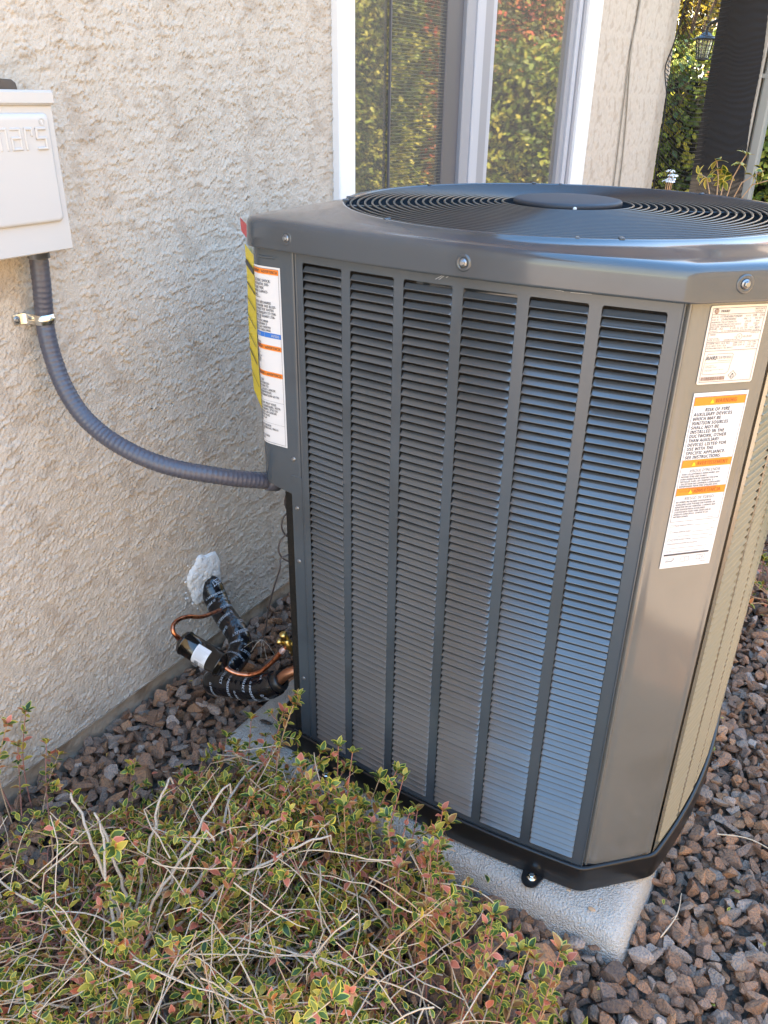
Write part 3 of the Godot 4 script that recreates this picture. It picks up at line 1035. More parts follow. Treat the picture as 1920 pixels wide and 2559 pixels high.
	stroke(ink, [Vector2(0.0095, 0.0435), Vector2(0.0475, 0.0435), Vector2(0.0495, 0.0415), Vector2(0.0465, 0.0175), Vector2(0.0425, 0.0145), Vector2(0.0075, 0.0145), Vector2(0.0055, 0.0165), Vector2(0.0072, 0.0385)], 0.0004, true)
	stroke(ink, [Vector2(0.008, 0.0308), Vector2(0.0465, 0.0308)], 0.0003)
	stroke(ink, ring_pts(0.0525, 0.0665, 0.0042), 0.0004, true)
	text(ink, "UL", 0.0508, 0.0655, 0.0026, "normal", 0.0034)
	stroke(ink, [Vector2(0.0545, 0.0055), Vector2(0.0608, 0.0118), Vector2(0.0545, 0.0181), Vector2(0.0482, 0.0118)], 0.0005, true)
	stroke(ink, [Vector2(0.0525, 0.0095), Vector2(0.0535, 0.0125), Vector2(0.055, 0.0142), Vector2(0.056, 0.0118), Vector2(0.0567, 0.0098)], 0.0009)
	stroke(ink, [Vector2(0.052, 0.0086), Vector2(0.057, 0.0086)], 0.0006)
	var bars := PackedVector3Array()
	var x := 0.0055
	var rr := RandomNumberGenerator.new()
	rr.seed = 7
	while x < 0.042:
		var bw: float = [0.0004, 0.0007, 0.001][rr.randi() % 3]
		rect(bars, x, 0.0055, x + bw, 0.0108)
		x += bw + [0.0004, 0.0006][rr.randi() % 2]
	piece("printed_text", printed(ink, on.call(s0, y0, 0.0011)), M.ink_soft, L)
	var dots := PackedVector3Array()
	var rp := ring_pts(0.0095, 0.1030, 0.0036, 24)
	for k in range(1, 23):
		for p in [rp[0], rp[k + 1], rp[k]]: dots.append(Vector3(p.x, p.y, 0))
	dots.append_array(bars)
	piece("emblem_and_barcode", printed(dots, on.call(s0, y0, 0.0012)), M.ink_brown, L)
	var swoosh := PackedVector3Array()
	for k in 3: stroke(swoosh, [Vector2(0.0066, 0.1012 + k * .0014), Vector2(0.009, 0.1020 + k * .0014), Vector2(0.0124, 0.1016 + k * .0014)], 0.0004)
	piece("emblem_lines", printed(swoosh, on.call(s0, y0, 0.0017)), M.label_cream, L)

	# fire warning: 0.0885 wide, 0.2895 high
	L = group_part("fire_label", cp)
	h = 0.2895
	y0 = 0.6765
	t = PackedVector3Array()
	rect(t, 0, 0, w, h)
	piece("sheet", printed(t, on.call(s0, y0, 0.0006)), M.label, L)
	ink = PackedVector3Array()
	var orange := PackedVector3Array()
	var dark := PackedVector3Array()
	var yel := PackedVector3Array()
	b = 0.0028
	stroke(ink, [Vector2(b, 0.083), Vector2(w - b, 0.083), Vector2(w - b, h - 0.006), Vector2(b, h - 0.006)], 0.0005, true)
	for q in [[0.2705, "WARNING", 0.0365, 0.0345], [0.1735, "AVERTISSEMENT", 0.0275, 0.0515], [0.1275, "ADVERTENCIA", 0.0315, 0.046]]:
		rect(orange, b + .0003, q[0], w - b - .0003, q[0] + 0.0125)
		text(dark, q[1], q[2], q[0] + 0.0032, 0.0062, "bold", q[3])
		var bx: float = q[2] - 0.0085
		for p in [[0, 0.0028], [0.0033, 0.0092], [0.0066, 0.0028]]: yel.append(Vector3(bx + p[0], q[0] + p[1], 0))
	var big := ["RISK OF FIRE", "AUXILIARY DEVICES", "WHICH MAY BE", "IGNITION SOURCES", "SHALL NOT BE", "INSTALLED IN THE", "DUCTWORK, OTHER", "THAN AUXILIARY", "DEVICES LISTED FOR", "USE WITH THE", "SPECIFIC APPLIANCE.", "SEE INSTRUCTIONS."]
	var widths := [0.0395, 0.0625, 0.0455, 0.059, 0.0455, 0.0555, 0.061, 0.0505, 0.064, 0.0435, 0.065, 0.0595]
	for i in big.size():
		text(ink, big[i], 0.0235 if i == 0 else 0.006, 0.2612 - i * 0.0067, 0.0051, "bold", widths[i])
	text(ink, "RISQUE D'INCENDIE", w / 2, 0.1655, 0.0046, "normal", 0.0515, 0)
	var fr := ["TOUS LES APPAREILS AUXILIAIRES QUI", "PEUVENT ÊTRE UNE SOURCE", "D'INFLAMMATION NE DOIVENT PAS ÊTRE", "INSTALLÉS DANS LES CONDUITS, À", "L'EXCEPTION DES APPAREILS AUXILIAIRES", "RÉPERTORIÉS POUR ÊTRE UTILISÉS AVEC", "CET ÉLECTROMÉNAGER EN PARTICULIER.", "VOIR LES INSTRUCTIONS."]
	for i in fr.size(): text(ink, fr[i], 0.0058, 0.1612 - i * 0.0040, 0.0026, "bold", fr[i].length() * 0.00187)
	text(ink, "RIESGO DE FUEGO", w / 2, 0.1198, 0.0046, "normal", 0.0495, 0)
	var es := ["NO DEBEN INSTALARSE DISPOSITIVOS", "AUXILIARES QUE PUEDAN SER FUENTES DE", "IGNICIÓN EN LAS TUBERÍAS, A MENOS QUE", "SEAN DISPOSITIVOS AUXILIARES", "CLASIFICADOS PARA PARA USAR CON EL", "APARATO ESPECÍFICO, CONSULTE LAS", "INSTRUCCIONES."]
	for i in es.size(): text(ink, es[i], 0.0058, 0.1150 - i * 0.0042, 0.0027, "bold", es[i].length() * 0.00187)
	text(ink, "X39003430001B", 0.062, 0.0852, 0.0015)
	text(ink, "Charge Added at Factory =", 0.011, 0.0745, 0.0027, "normal", 0.034)
	stroke(ink, [Vector2(0.0465, 0.0743), Vector2(0.0755, 0.0743)], 0.0004)
	text(ink, "lb/oz", 0.0768, 0.0770, 0.0022)
	text(ink, "Charge Added at Install =", 0.011, 0.0632, 0.0027, "normal", 0.0325)
	stroke(ink, [Vector2(0.045, 0.0630), Vector2(0.0755, 0.0630)], 0.0004)
	text(ink, "lb/oz", 0.0768, 0.0655, 0.0022)
	stroke(ink, [Vector2(0.021, 0.0565), Vector2(0.0755, 0.0565)], 0.0004)
	text(ink, "Total System Charge =", 0.0165, 0.0497, 0.0027, "normal", 0.0305)
	stroke(ink, [Vector2(0.048, 0.0495), Vector2(0.0755, 0.0495)], 0.0004)
	text(ink, "lb/oz", 0.0768, 0.0520, 0.0022)
	for q in [[0.0072, 0.0757, "1"], [0.0072, 0.0645, "2"], [0.0065, 0.0508, "1"], [0.0138, 0.0508, "2"]]:
		stroke(ink, ring_pts(q[0], q[1], 0.0026), 0.0003, true)
		text(ink, q[2], q[0], q[1] - 0.0011, 0.0022, "normal", 0, 0)
	text(ink, "+", 0.0102, 0.0497, 0.0022, "normal", 0, 0)
	text(ink, "REFRIGERATION SYSTEM INSTALLED BY:", 0.0055, 0.0425, 0.0022, "normal", 0.053)
	for q in [[0.0058, 0.0355, 0.0755], [0.0175, 0.0288, 0.0735]]: stroke(ink, [Vector2(q[0], q[1]), Vector2(q[2], q[1])], 0.0004)
	text(ink, "TEL. NO.:", 0.0055, 0.0292, 0.0022)
	rect(ink, 0.003, 0.0225, 0.082, 0.0255)
	# pictograms: folded sheet, open book, manual with an i
	stroke(ink, [Vector2(0.008, 0.0125), Vector2(0.013, 0.0165), Vector2(0.0225, 0.0168), Vector2(0.0185, 0.0125)], 0.0004, true)
	stroke(ink, [Vector2(0.008, 0.0125), Vector2(0.008, 0.0115), Vector2(0.0185, 0.0113), Vector2(0.0225, 0.0156)], 0.0004)
	stroke(ink, [Vector2(0.0335, 0.0105), Vector2(0.035, 0.0185), Vector2(0.0415, 0.0175), Vector2(0.048, 0.0185), Vector2(0.0495, 0.0105), Vector2(0.0415, 0.0095)], 0.0004, true)
	stroke(ink, [Vector2(0.0415, 0.0095), Vector2(0.0415, 0.0175)], 0.0004)
	stroke(ink, [Vector2(0.062, 0.0115), Vector2(0.062, 0.0195), Vector2(0.0685, 0.0185), Vector2(0.076, 0.0195), Vector2(0.076, 0.0115), Vector2(0.0685, 0.0105)], 0.0004, true)
	stroke(ink, [Vector2(0.0685, 0.0105), Vector2(0.0685, 0.0185)], 0.0004)
	text(ink, "i", 0.0722, 0.0128, 0.0042, "bold", 0, 0)
	text(ink, "X39003430001B", 0.068, 0.0062, 0.0014)
	piece("printed_text", printed(ink, on.call(s0, y0, 0.0011)), M.ink_soft, L)
	for k in 3: piece("orange_bar", printed(orange.slice(k * 6, k * 6 + 6), on.call(s0, y0, 0.0011)), M.orange, L)
	piece("bar_text", printed(dark, on.call(s0, y0, 0.0016)), M.orange_dark, L)
	for k in 3: piece("hazard_triangle", printed(yel.slice(k * 3, k * 3 + 3), on.call(s0, y0, 0.0016)), M.yellow, L)

# ---------------------------------------------------------------- house
func stucco_height(n: Array, z: float, y: float) -> float:
	var w: float = n[0].get_noise_2d(z * 0.55, y) * 0.016 + n[1].get_noise_2d(z * 0.8, y) * 0.0072 + n[2].get_noise_2d(z, y) * 0.0044
	var t := (y + w + 0.10 * z) / 0.026
	var s := 1.0 - (t - floorf(t))
	var a := 0.12 + 0.88 * smoothstep(-0.18, 0.24, n[3].get_noise_2d(z * 0.7, y))
	var pit := maxf(0.0, n[1].get_noise_2d(z * 1.6 + 5.0, y * 1.6) - 0.34) * maxf(0.0, n[2].get_noise_2d(z * 0.9, y + 7.0) + 0.3)
	return pow(s, 2.2) * a * 0.0037 + n[2].get_noise_2d(z + 9.0, y * 1.2) * 0.0007 + n[4].get_noise_2d(z, y) * 0.0006 - pit * 0.018

func stucco_sheet(z0: float, z1: float, y0: float, y1: float, step: float, x: float, scale := 1.0) -> ArrayMesh:
	var n := [noise(22.0, 101, 2), noise(75.0, 102, 1), noise(190.0, 103, 2), noise(20.0, 104, 3), noise(420.0, 105, 1)]
	var nz := int((z0 - z1) / step) + 1
	var ny := int((y1 - y0) / step) + 1
	var hs := PackedFloat32Array()
	hs.resize(nz * ny)
	for j in ny:
		for i in nz:
			hs[j * nz + i] = stucco_height(n, z0 - i * step, y0 + j * step) * scale
	var v := PackedVector3Array()
	var nm := PackedVector3Array()
	v.resize(nz * ny)
	nm.resize(nz * ny)
	for j in ny:
		for i in nz:
			var k := j * nz + i
			v[k] = Vector3(x + hs[k], y0 + j * step, z0 - i * step)
			var dz: float = (hs[k - (1 if i > 0 else 0)] - hs[k + (1 if i < nz - 1 else 0)]) / (2 * step)
			var dy: float = (hs[k + (nz if j < ny - 1 else 0)] - hs[k - (nz if j > 0 else 0)]) / (2 * step)
			nm[k] = Vector3(1, -dy, -dz).normalized()
	var idx := PackedInt32Array()
	idx.resize((nz - 1) * (ny - 1) * 6)
	var p := 0
	for j in ny - 1:
		for i in nz - 1:
			var a := j * nz + i
			idx[p] = a; idx[p + 1] = a + nz; idx[p + 2] = a + nz + 1
			idx[p + 3] = a; idx[p + 4] = a + nz + 1; idx[p + 5] = a + 1
			p += 6
	var arr := []
	arr.resize(Mesh.ARRAY_MAX)
	arr[Mesh.ARRAY_VERTEX] = v
	arr[Mesh.ARRAY_NORMAL] = nm
	arr[Mesh.ARRAY_INDEX] = idx
	var m := ArrayMesh.new()
	m.add_surface_from_arrays(Mesh.PRIMITIVE_TRIANGLES, arr)
	return m

func house() -> void:
	var hs := thing("house", "house with tan dash-textured stucco wall and a tall white framed window", "house")
	var wall := group_part("stucco_wall", hs)
	piece("plaster_face", stucco_sheet(0.62, -0.832, -0.03, 1.85, 0.0029, WX - 0.0015), M.stucco, wall)
	piece("plaster_face", stucco_sheet(-2.82, -4.15, 0.5, 2.3, 0.008, WX - 0.0015, 1.0), M.stucco, wall)
	for q in [[3.2, 0.62, -0.03, 2.75], [0.62, -0.832, 1.85, 2.75], [-0.832, -2.82, -0.03, 0.70], [-0.832, -2.82, 2.25, 2.75], [-2.82, -4.15, -0.03, 0.5], [-2.82, -4.15, 2.3, 2.75]]:
		piece("plaster_face", stucco_sheet(q[0], q[1], q[2], q[3], 0.009, WX - 0.0015), M.stucco, wall)
	var st := begin()
	add_box(st, Vector3(WX - 0.15, -0.03, 0.0), Vector3(WX - 0.004, 2.75, 3.2), 0.0)
	add_box(st, Vector3(WX - 0.15, -0.03, -0.835), Vector3(WX - 0.004, 2.75, -0.001), 0.0)
	add_box(st, Vector3(WX - 0.15, -0.03, -2.81), Vector3(WX - 0.004, 0.70, -0.836), 0.0)
	add_box(st, Vector3(WX - 0.15, 2.25, -2.81), Vector3(WX - 0.004, 2.75, -0.836), 0.0)
	add_box(st, Vector3(WX - 0.15, -0.03, -4.15), Vector3(WX - 0.004, 2.75, -2.811), 0.0)
	add_box(st, Vector3(-8.0, -0.03, -4.149), Vector3(WX - 0.151, 2.75, -4.0), 0.0)
	add_box(st, Vector3(-8.0, -0.03, 3.05), Vector3(WX - 0.151, 2.75, 3.2), 0.0)
	piece("wall_body", done(st), M.stucco, wall)
	st = begin()
	add_box(st, Vector3(WX - 0.1, -0.25, -4.14), Vector3(WX - 0.008, -0.034, 3.19), 0.0)
	# drip edge of the render
	add_box(st, Vector3(WX - 0.02, -0.034, -4.14), Vector3(WX + 0.002, -0.030, 3.19), 0.0)
	piece("foundation", done(st), M.foundation, hs)
	# roof with overhanging eave, hipped up towards the middle of the house
	st = begin()
	flat(st)
	var e := [Vector3(-0.10, 2.72, 3.6), Vector3(-0.10, 2.72, -4.55), Vector3(-8.4, 2.72, -4.55), Vector3(-8.4, 2.72, 3.6)]
	var r := [Vector3(-4.2, 5.1, 0.6), Vector3(-4.2, 5.1, -2.4)]
	quad(st, e[0], e[1], r[1], r[0]); tri(st, e[1], e[2], r[1]); quad(st, e[2], e[3], r[0], r[1]); tri(st, e[3], e[0], r[0])
	piece("roof", done(st), M.roof, hs)
	st = begin()
	add_box(st, Vector3(-8.4, 2.69, -4.55), Vector3(-0.12, 2.71, 3.6), 0.0)
	add_box(st, Vector3(-0.12, 2.62, -4.57), Vector3(-0.095, 2.74, 3.62), 0.0)
	piece("eave", done(st), M.eave, hs)

	# window: z from -0.83 (near) to -2.82 (far)
	var win := group_part("window", hs)
	var y0 := 0.70
	var y1 := 2.25
	var bx := func(called: String, m: Material, za: float, zb: float, xa: float, xb: float, ya := y0, yb := y1, ch := 0.003) -> void:
		piece(called, box_mesh(Vector3(WX + xa, ya, zb), Vector3(WX + xb, yb, za), ch), m, win)
	bx.call("casing", M.vinyl, -0.828, -0.905, -0.06, 0.022)
	bx.call("casing", M.vinyl, -2.665, -2.825, -0.06, 0.022)
	bx.call("casing", M.vinyl, -0.905, -2.665, -0.06, 0.020, y0, y0 + 0.06)
	bx.call("casing", M.vinyl, -0.905, -2.665, -0.06, 0.020, y1 - 0.06, y1)
	bx.call("jamb_stop", M.frame_grey, -0.906, -0.913, -0.06, 0.010, y0 + .06, y1 - .06, 0.001)
	bx.call("sash_stile", M.frame_dark, -1.462, -1.535, -0.03, -0.004, y0 + .06, y1 - .06)
	bx.call("sash_stile", M.frame_dark, -1.536, -1.575, -0.045, -0.008, y0 + .06, y1 - .06)
	bx.call("mullion", M.frame_grey, -1.576, -1.640, -0.05, 0.006, y0 + .06, y1 - .06)
	bx.call("mullion", M.frame_light, -1.641, -1.70, -0.05, 0.012, y0 + .06, y1 - .06)
	bx.call("mullion", M.frame_grey, -1.701, -1.775, -0.05, 0.004, y0 + .06, y1 - .06)
	bx.call("sash_stile", M.frame_light, -1.776, -1.832, -0.05, -0.010, y0 + .06, y1 - .06)
	bx.call("sash_stile", M.frame_grey, -2.556, -2.60, -0.05, -0.010, y0 + .06, y1 - .06)
	bx.call("sash_stile", M.frame_light, -2.601, -2.64, -0.05, 0.0, y0 + .06, y1 - .06)
	bx.call("jamb_stop", M.frame_grey, -2.641, -2.664, -0.05, 0.008, y0 + .06, y1 - .06)
	bx.call("pane", M.glass, -0.913, -1.47, -0.022, -0.018, y0 + .06, y1 - .06, 0.0)
	bx.call("pane", M.glass, -1.83, -2.556, -0.032, -0.028, y0 + .06, y1 - .06, 0.0)
	# insect screen over the sliding half: fine cross wires and a thin edge bar
	st = begin()
	flat(st)
	var y := y0 + .065
	while y < y1 - .065:
		var xx := WX - 0.008
		quad(st, Vector3(xx, y, -1.135), Vector3(xx, y + 0.0010, -1.135), Vector3(xx, y + 0.0010, -1.462), Vector3(xx, y, -1.462))
		y += 0.0094
	piece("insect_screen", done(st), M.screen_wire, win)
	bx.call("screen_edge", M.frame_dark, -1.128, -1.134, -0.014, -0.006, y0 + .06, y1 - .06, 0.001)
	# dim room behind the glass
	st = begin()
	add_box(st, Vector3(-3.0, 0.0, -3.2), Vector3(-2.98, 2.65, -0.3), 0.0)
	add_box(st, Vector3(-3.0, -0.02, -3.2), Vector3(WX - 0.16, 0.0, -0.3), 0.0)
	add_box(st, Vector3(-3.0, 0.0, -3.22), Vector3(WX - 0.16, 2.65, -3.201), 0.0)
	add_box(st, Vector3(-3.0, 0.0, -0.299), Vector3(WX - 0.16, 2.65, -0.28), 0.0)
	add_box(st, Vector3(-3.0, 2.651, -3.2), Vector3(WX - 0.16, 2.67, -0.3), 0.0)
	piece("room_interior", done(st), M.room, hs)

	# thin cables down the wall beyond the window
	var cb := thing("wall_cable", "pair of thin tan cables running down the stucco right of the window", "cable")
	for side in [0, 1]:
		st = begin()
		var pts := []
		for q in [[2.3, -3.37], [1.766, -3.385], [1.549, -3.345], [1.247, -3.35 - side * .065], [0.964, -3.362 - side * .092], [0.4, -3.37 - side * .11]]:
			pts.append(Vector3(WX + 0.007, q[0], q[1] - side * 0.008))
		tube(st, curve_points(pts, 0.08), 0.0042, 6)
		piece("strand", done(st), M.cable, cb)

# ---------------------------------------------------------------- stones
func stone_mesh(s: int) -> ArrayMesh:
	var g := RandomNumberGenerator.new()
	g.seed = s
	var sp := SphereMesh.new()
	sp.radial_segments = 10
	sp.rings = 6
	sp.radius = 1.0
	sp.height = 2.0
	var a := sp.get_mesh_arrays()
	var v: PackedVector3Array = a[Mesh.ARRAY_VERTEX]
	var idx: PackedInt32Array = a[Mesh.ARRAY_INDEX]
	var planes := []
	for k in 8:
		var d := Vector3(g.randfn(), g.randfn(), g.randfn()).normalized()
		planes.append([d, g.randf_range(0.26, 0.70)])
	var stretch := Vector3(g.randf_range(1.1, 1.9), g.randf_range(0.6, 0.95), g.randf_range(0.8, 1.15))
	for i in v.size():
		var p := v[i].normalized()
		for rep in 2:
			for pl in planes:
				var over: float = p.dot(pl[0]) - pl[1]
				if over > 0: p -= pl[0] * over
		v[i] = p * stretch
	var st := begin()
	flat(st)
	for i in range(0, idx.size(), 3):
		var p0 := v[idx[i]]
		var p1 := v[idx[i + 1]]
		var p2 := v[idx[i + 2]]
		if (p1 - p0).cross(p2 - p0).length() < 0.0004: continue
		tri(st, p0, p1, p2)
	return done(st)

func stone_colour(g: RandomNumberGenerator) -> Color:
	var k := g.randf()
	var c: Color
	if k < 0.38: c = Color(0.38, 0.25, 0.18)
	elif k < 0.64: c = Color(0.285, 0.215, 0.18)
	elif k < 0.80: c = Color(0.46, 0.285, 0.18)
	elif k < 0.93: c = Color(0.34, 0.295, 0.265)
	else: c = Color(0.50, 0.43, 0.39)
	return c * Color(0.96, 0.96, 0.96) * g.randf_range(0.6, 1.2)

# the stones are banked up a little against the house
func bank(x: float) -> float:
	return 0.042 * smoothstep(-0.16, -0.44, x)

func gravel() -> void:
	var bed := Node3D.new()
	bed.name = "gravel_bed"
	add_child(bed, true)
	tag(bed, "bed of brown crushed stone round the concrete pad", "", "", "structure")
	var g := RandomNumberGenerator.new()
	g.seed = 77
	var meshes := []
	for k in 20: meshes.append(stone_mesh(900 + k))
	var all := []
	var step := 0.0212
	for layer in 2:
		var z := 1.0
		while z > -3.4:
			var x := -0.49
			var xmax := 1.75
			while x < xmax:
				var px := x + g.randf_range(-.5, .5) * step
				var pz := z + g.randf_range(-.5, .5) * step
				var size := g.randf_range(0.0105, 0.0198)
				if g.randf() < 0.14: size *= 1.35
				var in_pad := px > -0.242 and px < 0.775 and pz > -0.95 and pz < 0.066
				if not in_pad:
					var y := -0.146 if layer == 0 else -0.122 + g.randf_range(-.012, .010)
					y += bank(px)
					var b := Basis.from_euler(Vector3(g.randfn() * .45, g.randf() * TAU, g.randfn() * .45)).scaled_local(Vector3.ONE * size)
					all.append([Vector3(px, y, pz), b, g.randi() % meshes.size(), stone_colour(g), layer])
				x += step * (1.0 if layer == 1 else 1.25)
			z -= step * (1.0 if layer == 1 else 1.25)
	for k in 9000:
		var px := g.randf_range(-0.49, 1.5)
		var pz := g.randf_range(-2.6, 0.7)
		if px > -0.242 and px < 0.775 and pz > -0.95 and pz < 0.066: continue
		all.append([Vector3(px, -0.138 + bank(px) + g.randf_range(0, .016), pz), Basis.from_euler(Vector3(g.randfn(), g.randf() * TAU, g.randfn())).scaled_local(Vector3.ONE * g.randf_range(0.003, 0.0075)), g.randi() % meshes.size(), stone_colour(g), 0])
	# the stones that show largest: in front of the lens on both sides of the pad
	var order := []
	for i in all.size():
		var p: Vector3 = all[i][0]
		if all[i][4] == 0: continue
		var right: bool = p.x > 0.70 + 0.2 * absf(p.z) * 0.0 and p.x < 1.12 and p.z > -1.1 and p.z < 0.24 and (p.x - 0.70) > 0.9 * (p.z + 0.05)
		if p.x > 0.80 and p.z < -0.55 and p.x > 0.98 - 0.1 * p.z: right = false
		var left: bool = p.x < -0.16 and p.x > -0.49 and p.z > -0.1 and p.z < 0.30 and p.z < 0.34 - 0.5 * (p.x + 0.5)
		if right or left: order.append([p.distance_to(EYE) / all[i][1].get_scale().x, i])
	order.sort_custom(func(a, b): return a[0] < b[0])
	var single := {}
	for k in mini(300, order.size()): single[order[k][1]] = true
	var tone := []
	for k in 10:
		var m: StandardMaterial3D = M.stone.duplicate()
		m.vertex_color_use_as_albedo = false
		m.albedo_color = stone_colour(g).linear_to_srgb()
		tone.append(m)
	var rest := []
	for k in meshes.size(): rest.append([])
	for i in all.size():
		var s = all[i]
		if single.has(i): piece("stone", meshes[s[2]], tone[i % 10], bed, Transform3D(s[1], s[0]))
		else: rest[s[2]].append(s)
	for k in meshes.size():
		var mm := MultiMesh.new()
		mm.transform_format = MultiMesh.TRANSFORM_3D
		mm.use_colors = true
		mm.mesh = meshes[k]
		mm.instance_count = rest[k].size()
		for i in rest[k].size():
			mm.set_instance_transform(i, Transform3D(rest[k][i][1], rest[k][i][0]))
			mm.set_instance_color(i, rest[k][i][3])
		var o := MultiMeshInstance3D.new()
		o.multimesh = mm
		o.material_override = M.stone
		o.name = "gravel" if k == 0 else "gravel_%03d" % k
		o.set_meta("kind", "stuff")
		bed.add_child(o, true)

func grounds() -> void:
	var st := begin()
	smooth(st)
	var n := noise(0.9, 33, 3)
	var xs := [-200.0, -60.0, -20.0, -8.0]
	var x := -4.0
	while x < 12.0: xs.append(x); x += 0.5
	xs.append_array([12.0, 20.0, 60.0, 200.0])
	var zs := [-200.0, -60.0, -25.0]
	var z := -16.0
	while z < 8.0: zs.append(z); z += 0.5
	zs.append_array([8.0, 20.0, 60.0, 200.0])
	var rows := []
	for zz in zs:
		var r := PackedVector3Array()
		for xx in xs: r.append(Vector3(xx, -0.172 + 0.012 * n.get_noise_2d(xx, zz), zz))
		rows.append(r)
	loft(st, rows, false)
	var o := piece("ground", done(st), M.far_ground)
	tag(o, "bare tan ground of the yard", "", "", "structure")
	st = begin()
	smooth(st)
	rows = []
	for j in 23:
		var r := PackedVector3Array()
		for i in 13:
			var px: float = -0.49 + i * 0.19
			var pz: float = 1.05 - j * 0.205
			r.append(Vector3(px, -0.147 + bank(px) + 0.004 * n.get_noise_2d(px * 9, pz * 9), pz))
		rows.append(r)
	loft(st, rows, false)
	o = piece("soil", done(st), M.soil)
	tag(o, "dark soil under the crushed stone", "", "", "structure")

func pad() -> void:
	var o := thing("equipment_pad", "pale grey concrete pad with rounded edges under the air conditioner", "concrete pad")
	var st := begin()
	smooth(st)
	var rr := func(inset: float, rad: float, y: float) -> PackedVector3Array:
		var out := PackedVector3Array()
		var lo := Vector2(-0.240 + inset, -0.95 + inset)
		var hi := Vector2(0.768 - inset, 0.062 - inset)
		for c in [[hi.x - rad, hi.y - rad, 0], [lo.x + rad, hi.y - rad, 1], [lo.x + rad, lo.y + rad, 2], [hi.x - rad, lo.y + rad, 3]]:
			for k in 7:
				var a: float = PI / 2 * (c[2] + k / 6.0)
				out.append(Vector3(c[0] + cos(a) * rad, y, c[1] + sin(a) * rad))
		var dense := PackedVector3Array()
		for i in out.size():
			var a := out[i]
			var b := out[(i + 1) % out.size()]
			var m: int = max(1, int(a.distance_to(b) / 0.05))
			for k in m: dense.append(a.lerp(b, float(k) / m))
		return dense
	var rings := []
	for q in [[-0.012, 0.03, -0.20], [-0.004, 0.03, -0.12], [0.0, 0.03, -0.105], [0.004, 0.03, -0.090], [0.010, 0.03, -0.078], [0.020, 0.03, -0.0705], [0.032, 0.03, -0.0655], [0.048, 0.03, -0.0622], [0.08, 0.03, -0.0608]]:
		rings.append(rr.call(q[0], q[1], q[2]))
	var n: int = 1 << 20
	for r in rings: n = min(n, r.size())
	for i in rings.size():
		var r: PackedVector3Array = rings[i]
		if r.size() != n:
			var out := PackedVector3Array()
			for k in n:
				var f := float(k) * r.size() / n
				var a := int(f)
				out.append(r[a].lerp(r[(a + 1) % r.size()], f - a))
			rings[i] = out
	loft(st, rings)
	var last: PackedVector3Array = rings[-1]
	flat(st)
	for k in n: tri(st, Vector3(0.26, -0.0608, -0.44), last[k], last[(k + 1) % n])
	piece("slab", done(st), M.pad, o)
	# two flat chips and stains of earth on the slab
	for q in [[0.693, 0.028, 0.006], [0.640, 0.012, 0.0045], [0.70, -0.002, 0.003]]:
		var s := begin()
		add_lathe(s, [Vector2(0.0, 0.0013), Vector2(q[2] * .7, 0.0011), Vector2(q[2], 0.0)], 9, Transform3D(Basis(Vector3.UP, q[0] * 40).scaled(Vector3(1.3, 1, 0.8)), Vector3(q[0], -0.0625, q[1])))
		piece("dirt_spot", done(s), M.stem_tan, o)
	var peb := piece("pebble", stone_mesh(951), M.soil, null, Transform3D(Basis(Vector3.UP, 0.4).scaled(Vector3(0.019, 0.006, 0.012)), Vector3(-0.165, -0.058, -0.035)))
	tag(peb, "flat brown pebble lying on the pad beside the black pipe", "stone")

